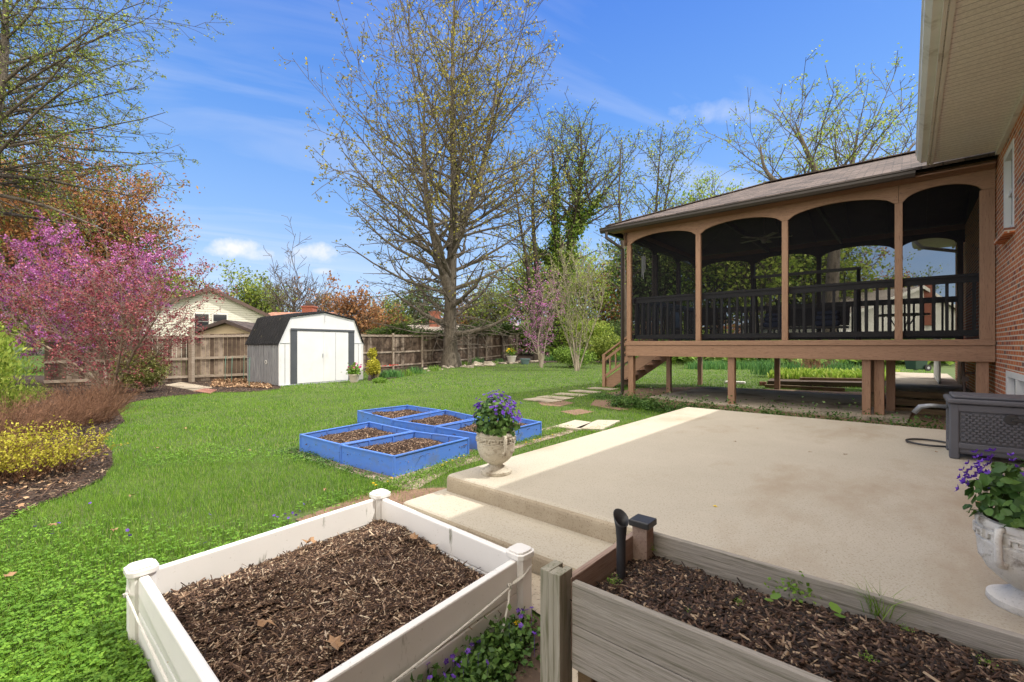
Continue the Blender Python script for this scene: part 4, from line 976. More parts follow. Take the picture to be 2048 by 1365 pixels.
def bellflower(c, R, H, label, seedv, nl=420, nf=46, ls=.042):
    r = np.random.default_rng(seedv); t = empty('bellflower_plant', c, label, 'flowers', 'purple flowers planted in the urns')
    n = nl; ph = r.uniform(0, 2*np.pi, n); ct = r.uniform(-.15, 1, n); st = np.sqrt(1-np.clip(ct, 0, 1)**2); q = r.uniform(.55, 1.0, n)
    P = np.array(c)+np.column_stack([R*q*st*np.cos(ph), R*q*st*np.sin(ph), H*q*ct+.02])
    # rounded leaves: hexagon-ish fans
    m8 = 7; V = []; nrm = unit(np.column_stack([st*np.cos(ph), st*np.sin(ph), ct+.3])+r.normal(0, .45, (n, 3)))
    a = unit(np.cross(nrm, r.normal(size=(n, 3)))); b = np.cross(nrm, a); s = ls*r.uniform(.5, 1.15, (n, 1))*.5
    ang = np.arange(m8)*2*np.pi/m8; rad = np.array([1.25, 1, 1.0, .8, .8, 1.0, 1])
    ring = P[:, None]+a[:, None]*(np.cos(ang)*rad)[None, :, None]*s[:, None]+b[:, None]*(np.sin(ang)*rad)[None, :, None]*s[:, None]
    ring += nrm[:, None]*(r.normal(0, .12, (n, m8, 1))*s[:, None]); V = ring.reshape(-1, 3); Fc = [tuple(range(i*m8, i*m8+m8)) for i in range(n)]
    finish('leaves', V, Fc, M['leaf_mid'], t)
    stm = MB()
    for k in range(26):
        p = P[k]; stm.tube([c, Vector(c).lerp(Vector(p), .5)+Vector((0,0,.02)), p], .0022, 4, cap=False)
    stm.build('stems', M['leaf_mid'], t)
    ph = r.uniform(0, 2*np.pi, nf); ct = r.uniform(.35, 1, nf); st = np.sqrt(1-ct**2); cl = r.integers(0, max(4, nf//5), nf)
    cc = np.column_stack([R*st*np.cos(ph), R*st*np.sin(ph), H*ct])*1.06; Cn = cc[cl]+r.normal(0, .022, (nf, 3)); F_ = np.array(c)+Cn+[0, 0, .02]
    for k in range(nf):
        d = unit(Cn[k]+r.normal(0, .03, 3)); a = unit(np.cross(d, [0.1, .3, 1])); b = np.cross(d, a); V = []; Fc = []
        for j in range(5):
            t0 = j*1.2566+r.uniform(-.1, .1); e = a*math.cos(t0)+b*math.sin(t0); e2 = -a*math.sin(t0)+b*math.cos(t0); L = .019*r.uniform(.85, 1.15); i0 = len(V)
            V += [F_[k]-d*.006, F_[k]+e*L*.5+e2*L*.34, F_[k]+e*L+d*.006, F_[k]+e*L*.5-e2*L*.30]; Fc.append((i0, i0+1, i0+2, i0+3))
        finish('flower', np.array(V), Fc, M['petal_purple'], t)
q = G(992, 946, PZ); U1 = (float(q[0]), float(q[1]), PZ)
urn(U1, M['stone_urn'], 'weathered stone urn with greek key band on the left front corner of the patio', rot=-.75)
bellflower((U1[0], U1[1], PZ+.36), .20, .27, 'bushy purple bellflower growing in the weathered urn on the patio corner', 4, nl=620, nf=150)
q = LD(2.135, 1.87); U2 = (float(q[0]), float(q[1]), PZ)
urn(U2, M['white_urn'], 'whitish stone urn at the right edge of the photograph, cut by the frame', rot=.6, S=1.0)
bellflower((U2[0], U2[1], PZ+.35), .20, .24, 'purple bellflower spilling from the white urn at the right edge', 9, nl=460, nf=110, ls=.05)

# ---- hose reel box
mat('steel_dark', [(.16,.17,.18), (.30,.31,.33)], 14, .4, .3, metal=.4)
def hosebox():
    x0, x1, y0, y1, z0, zh = .30, 1.04, 6.0, 6.52, PZ, PZ+.58
    t = empty('hose_box', ((x0+x1)/2, (y0+y1)/2, z0), 'dark grey resin hose box with wicker pattern and crank on the patio', 'hose box')
    b = MB(); b.box(x0+.02, x1-.02, y0+.02, y1-.02, z0+.05, zh-.06)
    b.build('body', M['resin_grey'], t, bevel=.02)
    f = MB(); f.box(x0, x1, y0, y0+.03, zh-.13, zh-.06).box(x0, x1, y0, y0+.03, z0+.10, z0+.16).box(x0, x0+.07, y0-.002, y0+.03, z0, zh-.06).box(x1-.07, x1, y0-.002, y0+.03, z0, zh-.06)
    f.box(x0-.0, x0+.03, y0+.031, y0+.09, z0, zh-.06).box(x0, x0+.03, y1-.09, y1, z0, zh-.06).box(x0+.001, x0+.03, y0+.09, y1-.09, zh-.12, zh-.061).box(x0+.001, x0+.03, y0+.09, y1-.09, z0+.06, z0+.12)
    f.build('frame', M['resin_grey'], t, bevel=.012)
    l = MB(); l.prism([(x0-.02,y0-.03),(x1+.0,y0-.03),(x1+.0,y1+.02),(x0-.02,y1+.02)], zh-.055, zh-.01); l.prism([(x0+.02,y0+.01),(x1-.04,y0+.01),(x1-.04,y1-.02),(x0+.02,y1-.02)], zh-.01, zh+.02)
    l.build('lid', M['resin_grey'], t, bevel=.018, seg=3)
    w = MB(); nx, nz = 26, 11
    for i in range(nx):
        for j in range(nz):
            a = x0+.085+(x1-x0-.17)*(i+.5)/nx; h = z0+.175+(zh-.14-z0-.175)*(j+.5)/nz
            if (i+j) % 2 == 0: w.box(a-.0145, a+.0145, y0-.004, y0+.022, h-.0105, h+.0105)
            else: w.box(a-.008, a+.008, y0+.012, y0+.022, h-.012, h+.012)
    w.build('wicker_panel', M['resin_grey'], t)
    w = MB()
    for i in range(9):
        for j in range(11):
            a = y0+.1+(y1-y0-.2)*(i+.5)/9; h = z0+.13+(zh-.13-z0-.13)*(j+.5)/11
            if (i+j) % 2 == 0: w.box(x0+.006, x0+.022, a-.014, a+.014, h-.009, h+.009)
    w.build('wicker_panel', M['resin_grey'], t)
    c = MB(); cx, cz = x0+.40, zh-.17
    c.tube([(cx, y0+.02, cz), (cx, y0-.012, cz)], .048, 24); co = c.build('crank_hub', M['black_plastic'], t, bevel=.004)
    MB().beam((cx, y0-.022, cz), (cx+.22, y0-.022, cz-.008), .02, .028).tube([(cx+.2, y0-.02, cz-.008), (cx+.2, y0-.06, cz-.008)], .014, 10).build('crank_handle', M['black_plastic'], co, bevel=.003)
    MB().tube([(x0-.0,6.3,zh-.12),(x0-.12,6.32,zh-.12),(x0-.2,6.33,zh-.14),(x0-.25,6.33,zh-.21)], [.02,.02,.026,.024], 8).build('hose_outlet', M['steel_dark'], t, smooth=True)
hosebox()
hx, hy = G(1862, 888, PZ+.01)
mb = MB(); pts = [(hx+.13*1.55*math.cos(a), hy+.13*math.sin(a)*1.6, PZ+.014+.002*a) for a in np.linspace(.6, 6.2, 26)]+[(hx+.38, hy-.05, PZ+.02)]
tag(mb.tube(pts, .011, 8).build('garden_hose', M['black_plastic'], smooth=True), 'loop of black hose lying on the patio beside the hose box', 'hose')
# a few twigs and leaves on the patio
for k, (px, py, lb) in enumerate(((1873,905,'tiny brown leaf'), (1700,860,'tiny brown leaf'), (1470,884,'tiny brown leaf'), (1515,858,'tiny brown leaf'), (1620,905,'tiny brown leaf'), (1690,910,'tiny brown leaf'))):
    q = G(px, py, PZ); deadleaf((q[0], q[1], PZ+.002), .035, ('small brown leaf on the patio in front of the hose box', 'small brown leaf near the back of the patio, right part', 'small brown leaf at the edge of the shadow on the patio', 'small brown leaf near the far patio edge', 'small brown leaf in the middle of the patio', 'small brown leaf right of the middle of the patio')[k], 60+k)
q = G(1430, 1014, PZ); o = finish('yellow_petal', np.array([(q[0]-.015,q[1],PZ+.003),(q[0],q[1]-.01,PZ+.006),(q[0]+.016,q[1],PZ+.003),(q[0],q[1]+.012,PZ+.009)]), [(0,1,2,3)], M['petal_yellow'], origin=(q[0], q[1], PZ)); tag(o, 'fallen yellow petal on the shaded concrete patio', 'petal')
q = G(1962, 1008, PZ); deadleaf((q[0], q[1], PZ+.002), .06, 'reddish curled leaf on the patio left of the white urn', 77)

# ---- metal shed
mat('shed_white', [(.60,.60,.61), (.68,.68,.69)], 2, .4, .1, dirt=(2.2, (.46,.44,.40), .58, .95, (1,1,.4)))
mat('shed_grey', [(.20,.21,.23), (.27,.28,.30)], 2.5, .5, .05, stretch=(4,4,.5), dirt=(4, (.35,.36,.38), .5, .7, (3,3,.4)))
mat('shed_black', [(.016,.017,.019), (.03,.03,.033)], 3, .75, .1, dirt=(6, (.16,.14,.08), .62, .74, (5,1,.6)), spec=.2)
mat('shed_trim', [(.055,.06,.07), (.07,.075,.085)], 3, .5, 0)
def shed():
    A = np.array([-7.58, 14.8]); f = np.array([.55, .835]); f = f/np.linalg.norm(f); s = np.array([-f[1], f[0]])
    def P(u, v, z): q = A+f*u+s*v; w = LD(q[0], q[1]); return Vector((w[0], w[1], z))
    Wd, Dp = 3.29, 2.0; t = empty('metal_shed', P(Wd/2, Dp/2, 0), 'white metal garden shed with black barn roof and double sliding doors', 'shed')
    prof = [(0,1.40),(.38,2.28),(1.65,2.50),(2.92,2.29),(Wd,1.40)]
    # front
    MB().slab([P(0,0,.02),P(Wd,0,.02),P(Wd,0,1.4),P(2.92,0,2.27),P(1.65,0,2.48),P(.38,0,2.26),P(0,0,1.4)], tuple(P(0,.03,0)-P(0,0,0))).build('front_wall', M['shed_white'], t)
    MB().slab([P(0,Dp,.02),P(Wd,Dp,.02),P(Wd,Dp,1.4),P(2.92,Dp,2.27),P(1.65,Dp,2.48),P(.38,Dp,2.26),P(0,Dp,1.4)], tuple(P(0,-.03,0)-P(0,0,0))).build('back_wall', M['shed_white'], t)
    for u in (0, Wd):
        w = MB(); w.slab([P(u,0.03,.02),P(u,Dp-.03,.02),P(u,Dp-.03,1.4),P(u,.03,1.4)], tuple(P(.02 if u == 0 else -.02,0,0)-P(0,0,0)))
        k = .12
        while k < Dp-.05: w.beam(P(u,k,.03), P(u,k,1.385), .035, .035, up=tuple(s_ for s_ in (P(1,0,0)-P(0,0,0)))); k += .165
        w.build('side_wall', M['shed_grey'], t)
    for i in range(4):
        (u0, z0), (u1, z1) = prof[i], prof[i+1]; r = MB()
        du = -.05 if i == 0 else 0; du2 = .05 if i == 3 else 0; dz = -.05
        r.slab([P(u0+du,-.06,z0+(dz if i == 0 else 0)),P(u1+du2,-.06,z1+(dz if i == 3 else 0)),P(u1+du2,Dp+.06,z1+(dz if i == 3 else 0)),P(u0+du,Dp+.06,z0+(dz if i == 0 else 0))], (0,0,.025))
        k = .05
        while k < Dp: r.beam(P(u0+du,k,z0+.035+(dz if i == 0 else 0)), P(u1+du2,k,z1+.035+(dz if i == 3 else 0)), .03, .03); k += .165
        r.build('roof_panel', M['shed_black'], t)
    e = -.012
    def bar(n, u0, u1, z0, z1, o, m, th=.015): return MB().slab([P(u0,o,z0),P(u1,o,z0),P(u1,o,z1),P(u0,o,z1)], tuple(P(0,-th,0)-P(0,0,0))).build(n, m, t)
    bar('door_trim', .387, .612, .04, 1.83, e, M['shed_trim']); bar('door_trim', 2.632, 2.9, .04, 1.83, e, M['shed_trim']); bar('header_track', .387, 2.9, 1.832, 1.90, e-.004, M['shed_trim'], .03)
    d1 = bar('door', .614, 1.60, .05, 1.80, e-.004, M['shed_white']); d2 = bar('door', 1.606, 2.63, .05, 1.80, e-.0, M['shed_white'])
    MB().slab([P(1.55,-.035,.92),P(1.585,-.035,.92),P(1.585,-.035,1.04),P(1.55,-.035,1.04)], tuple(P(0,-.02,0)-P(0,0,0))).build('handle', M['galv'], d1)
    MB().beam(P(2.09,-.03,.06), P(2.09,-.03,1.79), .012, .012).build('rib', M['galv'], d2)
    m_ = MB().beam(P(.02,-.008,1.41), P(.385,-.008,1.41), .02, .012).beam(P(2.9,-.008,1.41), P(Wd-.02,-.008,1.41), .02, .012).beam(P(.2,-.008,.05), P(.2,-.008,1.4), .012, .012).beam(P(3.1,-.008,.05), P(3.1,-.008,1.4), .012, .012)
    m_.build('seams', M['galv'], t)
    MB().beam(P(0,-.02,.0), P(Wd,-.02,.0), .05, .06).build('base_rail', M['galv'], t)
    for u, z in ((.0,0),(Wd,0)): MB().beam(P(u,-.006,.02), P(u,-.006,1.4), .05, .03).build('corner_trim', M['shed_white'], t)
    MB().tube([P(1.66,-.03,2.46),P(1.66,-.03,2.15)], .008, 6).build('hook_rod', M['galv'], t)
    # scroll ornament on the side
    c = P(0,.75,.75); d = (P(0,1,0)-P(0,0,0)); pts = [c+(-(P(1,0,0)-P(0,0,0)))*.02+d*(.09*(1-.12*a)*math.cos(a))+Vector((0,0,.09*(1-.12*a)*math.sin(a))) for a in np.linspace(0, 6, 20)]
    tag(MB().tube(pts, .009, 5).build('wall_ornament', M['white_trim']), 'curled white wire ornament on the grey side of the shed', 'ornament')
shed()

# ---- fences
mat('fence_wood', [(.085,.062,.046), (.20,.155,.12), (.30,.25,.20)], 3.0, .9, .4, stretch=(5,5,.35), fine=(9, (.05,.035,.026), .5, .68), bscale=12)
mat('fence_rail', [(.25,.20,.15), (.36,.30,.24)], 3, .9, .4, stretch=(1,1,4), fine=(9, (.12,.09,.06), .55, .7))
island('fence_boards', [(0,.075,.05,.035),(.45,.16,.115,.083),(1,.31,.25,.195)], .9, vary=(2.6, (.05,.034,.025), .40, .66))
nt = M['fence_boards'].node_tree; bump(nt, nt.nodes['Principled BSDF'], noise(nt, 14, (4, 4, .3), 6, .7), .5)
def fence(a, b, h0, h1, label, bw=.14, postgap=2.4, front=1):
    a = Vector(a); b = Vector(b); d = (b-a); L = Vector((d.x, d.y, 0)).length; d = Vector((d.x, d.y, 0)).normalized(); n = Vector((d.y, -d.x, 0))
    if n.dot(Vector((-a.x, -a.y, 0))) < 0: n = -n
    t = empty('timber_fence', (a+b)/2, label, 'fence'); r = random.Random(int(L*10))
    def zb(u): p = a+d*u; return float(hgt(p.x, p.y))
    nb = 0; segs = int(L/postgap)+1; 
    for k in range(segs):
        u0, u1 = k*postgap, min(L, (k+1)*postgap)
        if u1-u0 < .1: continue
        mb = MB(); u = u0
        while u < u1-.03:
            w = bw*r.uniform(.9, 1.05); z = zb(u); hh = (h0+(h1-h0)*u/L)+r.uniform(-.015, .015); off = r.uniform(-.006, .006)
            v0 = a+d*(u+.004)+n*off; v1 = a+d*(min(u+w, u1)-.004)+n*off
            mb.slab([(v0.x,v0.y,z+.04),(v1.x,v1.y,z+.04),(v1.x,v1.y,z+hh),(v0.x,v0.y,z+hh)], tuple(-n*.02)); u += w
        po = mb.build('panel', M['fence_boards'], t)
        for q in (.12, .50, .955):
            p0 = a+d*u0; p1 = a+d*u1; H = h0+(h1-h0)*u0/L; H1 = h0+(h1-h0)*u1/L
            MB().beam((p0.x+n.x*.03,p0.y+n.y*.03,zb(u0)+H*q), (p1.x+n.x*.03,p1.y+n.y*.03,zb(u1)+H1*q), .04, .09).build('rail', M['fence_rail'], t)
        p0 = a+d*u0+n*.06; H = h0+(h1-h0)*u0/L
        MB().obox(p0, (d.x, d.y), .05, .05, zb(u0), zb(u0)+H+.06).build('post', M['fence_rail'], t, bevel=.006)
    return t
L0 = LD(-14.6, 14.2); c0 = LD(-11.6, 16.45); c1 = LD(-9.8, 17.85); e1 = LD(.9, 38.5)
fence((*c0,0), (*c1,0), 1.72, 1.80, 'weathered timber fence panel between tall post and shed', postgap=2.3)
fence((*c0,0), (*L0,0), 1.68, 1.62, 'weathered timber fence stretch behind the maple and golden shrub', postgap=2.3)
fence((*c1,0), (*e1,0), 1.85, 2.0, 'long dark timber fence running back behind the big tree', bw=.14, postgap=2.45)
p = LD(-11.55, 16.4); MB_ = MB().obox(p, (1, .7), .07, .07, 0, 2.0); tag(MB_.build('fence_post', M['fence_rail'], bevel=.008), 'tall pale post standing proud of the left fence', 'post')
# ------------------------------------------------------------------ vegetation
bark = lambda n, a, b: mat(n, [a, b], 3, .95, .7, stretch=(1.6,1.6,.35), fine=(9, tuple(c*.45 for c in a), .5, .66), bscale=14, bdist=.03)
bark('bark_grey', (.085,.07,.052), (.165,.14,.11)); bark('bark_dark', (.045,.035,.026), (.095,.075,.058)); bark('bark_pale', (.26,.22,.165), (.38,.33,.26))
bark('bark_maple', (.17,.12,.085), (.30,.225,.165)); bark('bark_far', (.09,.072,.058), (.15,.12,.098))
bark('twig_brown', (.16,.075,.04), (.27,.14,.08))
island('lf_spring', [(0,0.123,0.126,0.0156),(0.5,0.246,0.231,0.0325),(1,0.435,0.378,0.065)], .55, .3)
island('lf_olive', [(0,0.087,0.14,0.0195),(0.5,0.189,0.252,0.039),(1,0.362,0.42,0.078)], .55, .3)
island('lf_green', [(0,0.0725,0.14,0.0195),(0.5,0.16,0.266,0.039),(1,0.29,0.434,0.078)], .55, .35)
island('lf_lime', [(0,.14,.22,.03),(.5,.26,.36,.05),(1,.42,.48,.10)], .55, .4)
island('lf_yellow', [(0,.26,.26,.02),(.5,.45,.42,.035),(1,.62,.56,.09)], .55, .35)
island('lf_varieg', [(0,.10,.17,.025),(.4,.26,.30,.06),(.7,.48,.46,.16),(1,.62,.58,.30)], .55, .3)
island('lf_orange', [(0,.18,.08,.035),(.5,.32,.15,.065),(1,.40,.23,.10)], .55, .3)
island('lf_rust', [(0,.16,.07,.028),(.35,.34,.14,.055),(.65,.44,.20,.08),(.85,.38,.28,.08),(1,.25,.28,.06)], .55, .3)
island('lf_maroon', [(0,0.105,0.021,0.03),(0.5,0.24,0.0525,0.0675),(0.85,0.39,0.105,0.12),(1,0.51,0.195,0.18)], .55, .3)
island('lf_pink', [(0,.32,.055,.24),(.5,.50,.14,.42),(1,.68,.34,.62)], .6, .3)
island('lf_juniper', [(0,0.029,0.063,0.013),(0.6,0.0798,0.14,0.026),(1,0.174,0.238,0.052)], .7, .1)
island('lf_ivy', [(0,0.0508,0.105,0.0156),(0.5,0.116,0.21,0.026),(1,0.29,0.378,0.065)], .5, .2)
island('lf_conifer', [(0,0.0362,0.07,0.0156),(0.6,0.087,0.14,0.0325),(1,0.16,0.224,0.065)], .7, .1)
island('grass', [(0,.07,.17,.014),(.4,.13,.27,.024),(.78,.20,.37,.04),(.96,.32,.46,.075),(1,.45,.42,.18)], .5, .35, vary=(.9, (.21,.36,.04), .48, .72))
island('grass_dry', [(0,.26,.18,.08),(1,.5,.4,.22)], .8, .2)
island('clover', [(0,0.085,0.203,0.0156),(0.5,0.145,0.304,0.026),(1,0.238,0.42,0.0455)], .5, .3, vary=(2.2, (.10,.22,.02), .45, .7))
island('strap', [(0,0.045,0.135,0.0375),(0.6,0.09,0.225,0.06),(1,0.195,0.36,0.09)], .5, .25)
island('hosta', [(0,0.208,0.351,0.039),(0.6,0.39,0.546,0.078),(1,0.585,0.676,0.156)], .5, .35)

def make_tree(name, base, label, cat, group=None):
    return empty(name, base, label, cat, group)
def generic(name, label, cat, D, px, pts, r0, P, env, z0, z1, count, a0, a1, barkm, leafm, per, spread, size, seedv, t0=.25, group=None, trunks=None, r1=.03, asp=.6, flat=0, nmax=40000, over=1.0, leafsel=None, rfac=.42, extra=None):
    """tree standing at photo column px, depth D; pts = trunk as (column, height)"""
    base = WD(px, D); t = make_tree(name, base, label, cat, group); T = Tree(seedv)
    for k, tr in enumerate(trunks or [pts]):
        q = []
        for i, e in enumerate(tr):
            dd = D+(e[2] if len(e) > 2 else 0); w = WD(e[0], dd); q.append((w.x, w.y, e[1]))
        q[0] = (q[0][0], q[0][1], base.z-.1 if tr[0][1] <= 0.3 else tr[0][1])
        rr = r0 if not trunks else r0*(1 if k == 0 else .7); res = T.path(q, rr, r1, 5)
        if tr[0][1] <= .3: p0 = Vector(q[0]); T.S.append((p0.x, p0.y, p0.z, p0.x+(q[1][0]-p0.x)*.04, p0.y+(q[1][1]-p0.y)*.04, p0.z+.9, rr*1.45, rr*1.0))
        T.crown(res, P, env, z0, z1, base, count if not trunks else int(count*(1 if k == 0 else .7)), a0, a1, t0 if not (trunks and k) else .12, .99, over=over, rfac=rfac)
        if extra and k == 0: extra(T, res)
    T.wood(t, M[barkm])
    if per: T.leaf(t, M[leafm], per, spread, size, asp, flat, seed=seedv, nmax=nmax, sel=leafsel)
    return t, T

# the big tree by the fence
Pm = PR(lv=4, seg=[1,.85,.55,.35,.25], wig=[0,.10,.13,.16,.2], trop=[0,.055,.04,.02,0], ang=[(0,0),(28,52),(28,55),(30,60),(30,60)],
        kids=[0,1.15,1.5,1.7,0], ratio=[0,.46,.5,.5,.5], start=[0,.2,.12,.1,.1], rmin=.013, rr=.62, minl=.35)
Pd = PR(lv=3, seg=[1,.6,.45,.3], wig=[0,.09,.13,.16], trop=[0,-.02,-.02,0], kids=[0,1.6,2.0,0], ratio=[0,.5,.5,.5], rmin=.011, rr=.6, minl=.35)
def low_twigs(T, res): T.crown(res, Pd, envf((0,3.6),(.12,5.2),(.3,5.6),(1,5)), 0, 25, None, 24, 86, 74, .09, .30, rfac=.13)
env_m = envf((0,3.5),(.1,4.8),(.22,6.8),(.42,6.8),(.6,5.2),(.78,3.6),(.93,2.0),(1,.8))
generic('maple_tree', 'tallest tree in the yard, bare lower limbs and tiny spring leaves, by the timber fence', 'tree', 27.0, 902, None, .50, Pm, env_m, 0, 25.5, 52, 80, 40,
        'bark_grey', 'lf_spring', 1.5, .12, .145, 5, t0=.12, nmax=60000, extra=low_twigs,
        trunks=[[(902,0),(900,2.6),(903,6),(908,10),(905,15,.5),(906,20,1),(912,24.5,1)], [(900,4.2),(880,6.2,-.8),(856,9,-1.5),(848,12,-2),(850,15.5,-2.5)], [(903,7),(930,9.2,1),(965,12.5,1.5),(985,16,2),(1000,20,2)]],
        leafsel=lambda T, r: (r.random(len(T)) < np.clip((T[:, 2]-3.5)/7, .0, 1)))
# second tree pair
Ps = PR(lv=3, seg=[1,.9,.5,.35], wig=[0,.13,.17,.2], trop=[0,.06,.03,.01], kids=[0,1.3,2.0,0], ratio=[0,.5,.5,.5], rmin=.016)
generic('double_trunk_tree', 'slim twin-trunked tree with yellow-green leaves between the tallest tree and the ivy tree', 'tree', 33, 1078, None, .34, Ps, envf((0,2.6),(.3,3.2),(.6,3.0),(.85,2.0),(1,.8)), 0, 15.5, 22, 66, 42,
        'bark_dark', 'lf_olive', 1.9, .22, .15, 11, t0=.2, trunks=[[(1076,0),(1080,4),(1068,9),(1066,12),(1074,15)], [(1070,1),(1058,6,-.5),(1040,10,-.8),(1025,14,-1)]])
# ivy tree
t, T = generic('ivy_clad_tree', 'tall tree with ivy climbing thickly up its forked trunk', 'tree', 34, 1120, None, .55, Ps, envf((0,2),(.3,3),(.55,4.2),(.8,3.4),(1,1)), 0, 18.5, 22, 66, 40,
        'bark_dark', 'lf_olive', 1.7, .22, .15, 12, t0=.42, trunks=[[(1118,0),(1122,5),(1142,9),(1158,13,.3),(1163,15.5,.4),(1160,18)], [(1122,5.5),(1112,9,-.5),(1108,13,-.8),(1104,16,-1)], [(1145,9.5),(1180,11.5,.6),(1215,13.5,1)]])
rgi = np.random.default_rng(5); Pv = []
for r_ in T.S:
    if r_[6] > .10 and r_[5] < 16 and r_[2] > -.5:
        n = int(240*(2.2 if r_[2] < 8 else 1)*(1-min(1, r_[2]/17))+12); u = rgi.random((n, 1)); p = np.array(r_[:3])*(1-u)+np.array(r_[3:6])*u
        a = rgi.uniform(0, 6.28, n); w = (r_[6]+rgi.uniform(-.05, .42, n)**1.0)
        Pv.append(p+np.column_stack([np.cos(a)*w, np.sin(a)*w, rgi.normal(0, .15, n)]))
v, f = leaves_np(np.concatenate(Pv), .21, 0, .85, rgi); finish('ivy', v, f, M['lf_ivy'], t)
# slimmer trees to the right
generic('slender_tree', 'thin dark-trunked tree just left of the porch roof corner', 'tree', 30, 1250, None, .22, Ps, envf((0,1.4),(.4,2.0),(.7,2.1),(1,.6)), 0, 15, 18, 60, 34, 'bark_dark', 'lf_olive', 2.0, .22, .15, 13, t0=.2, trunks=[[(1252,0),(1248,5),(1244,8.5),(1238,11),(1243,15)]])
generic('forked_tree', 'small-leaved forked tree rising behind the left part of the porch roof', 'tree', 36, 1310, None, .26, Ps, envf((0,2),(.4,2.8),(.75,2.9),(1,.8)), 0, 18.0, 19, 62, 34, 'bark_dark', 'lf_olive', 2.2, .25, .17, 14, t0=.3, trunks=[[(1310,0),(1308,8),(1312,12),(1322,18)], [(1310,9),(1330,12.5,.5),(1345,16,.8)]])
generic('pale_green_tree', 'bushy yellow-green tree peeking over the middle of the porch roof', 'tree', 44, 1420, None, .3, Ps, envf((0,3),(.4,4.2),(.75,3.8),(1,1)), 0, 16.0, 26, 66, 34, 'bark_grey', 'lf_lime', 2.4, .3, .2, 15, t0=.3, trunks=[[(1430,0),(1425,7),(1420,12),(1425,17)], [(1428,6),(1390,10,.5),(1375,14,.8)]])
Pb = PR(lv=4, seg=[1,.9,.6,.4,.3], wig=[0,.11,.13,.16,.2], trop=[0,.04,.02,.01,0], kids=[0,1.1,1.5,1.7,0], ratio=[0,.5,.5,.5,.5], rmin=.015)
generic('spreading_tree', 'large spreading tree with fan of limbs behind the right part of the porch roof', 'tree', 29, 1690, None, .5, Pb, envf((0,3),(.4,5.0),(.7,5.4),(.9,3.6),(1,1)), 0, 16, 14, 62, 40, 'bark_grey', 'lf_lime', 1.7, .16, .15, 16, t0=.5, over=.85, rfac=.34,
        trunks=[[(1660,0),(1668,7),(1690,10.5),(1705,13,.5),(1715,15.5,.8)], [(1662,8),(1645,11,-.5),(1610,13.5,-1),(1590,15,-1)], [(1668,9),(1745,12,1),(1800,13.5,1.2),(1830,15,1.5)], [(1662,8.2),(1600,10.6,0),(1535,12.4,.3),(1520,14.3,.4)]])
# far left overhanging tree
Pl = PR(lv=4, seg=[1,.7,.45,.3,.2], wig=[0,.10,.13,.15,.18], trop=[0,.0,-.035,-.05,-.03], ang=[(0,0),(25,50),(28,55),(30,60),(30,60)], kids=[0,1.5,2.3,2.8,0], ratio=[0,.45,.5,.5,.5], rmin=.007, rr=.55, minl=.25)
generic('overhanging_tree', 'large tree at the left edge with drooping leafy branches reaching into the sky', 'tree', 13.5, -40, None, .26, Pl, envf((0,2.6),(.3,4.4),(.5,5.0),(.7,4.6),(.9,3.6),(1,1.5)), 0, 14.5, 62, 94, 44, 'bark_grey', 'lf_olive', 3.6, .05, .07, 17, t0=.34, nmax=150000,
        trunks=[[(-60,0),(-45,4),(-25,7),(5,9.3),(12,12),(20,15)], [(-40,5),(-80,8,1),(-90,12,2)]])
# orange maple behind
generic('rust_leaved_tree', 'tree with rust orange and olive new leaves behind the pink redbud at left', 'tree', 22, 110, None, .32, PR(lv=3, kids=[0,1.8,2.8,0], trop=[0,.03,0,0], rmin=.012), envf((0,4.4),(.4,5.0),(.7,3.8),(1,.9)), 0, 9.2, 36, 82, 40, 'bark_grey', 'lf_rust', 5.0, .2, .14, 18, t0=.25, nmax=80000,
        trunks=[[(110,0),(115,3.5),(105,6),(100,8.4)], [(112,2.6),(170,4.6,.5),(215,6.0,.8)], [(108,2.6),(30,5,.5),(0,7,.6)]])
# redbud: rosy clusters along the branches
def redbud(name, label, D, px, trunks, env, z1, count, r0, per, size, seedv, leafm='lf_pink', barkm='bark_grey', spread=.05, nmax=60000, P=None, cat='tree'):
    P = P or PR(lv=3, seg=[1,.35,.25,.18], wig=[0,.09,.12,.14], trop=[0,.06,.05,.03], kids=[0,2.4,3.4,0], ratio=[0,.5,.5,.5], rmin=.005, rr=.55, minl=.2)
    return generic(name, label, cat, D, px, None, r0, P, env, 0, z1, count, 74, 34, barkm, leafm, per, spread, size, seedv, t0=.15, trunks=trunks, nmax=nmax, r1=.012)
redbud('redbud_tree', 'big redbud covered in pink-purple blossom behind the maroon maple', 15.0, 150,
       [[(170,0),(165,1.3),(150,2.6),(140,3.5)], [(172,.4),(230,1.7,.2),(270,2.7,.3),(290,3.3,.3)], [(168,.5),(90,1.7,.2),(40,2.9,.3),(10,3.6,.3)], [(170,.6),(200,2.0,-.3),(215,3.1,-.5)], [(168,.7),(110,2.0,-.3),(80,3.2,-.5)]],
       envf((0,1.3),(.4,1.7),(.75,1.1),(1,.3)), 4.4, 24, .09, 8, .07, 21, nmax=130000)
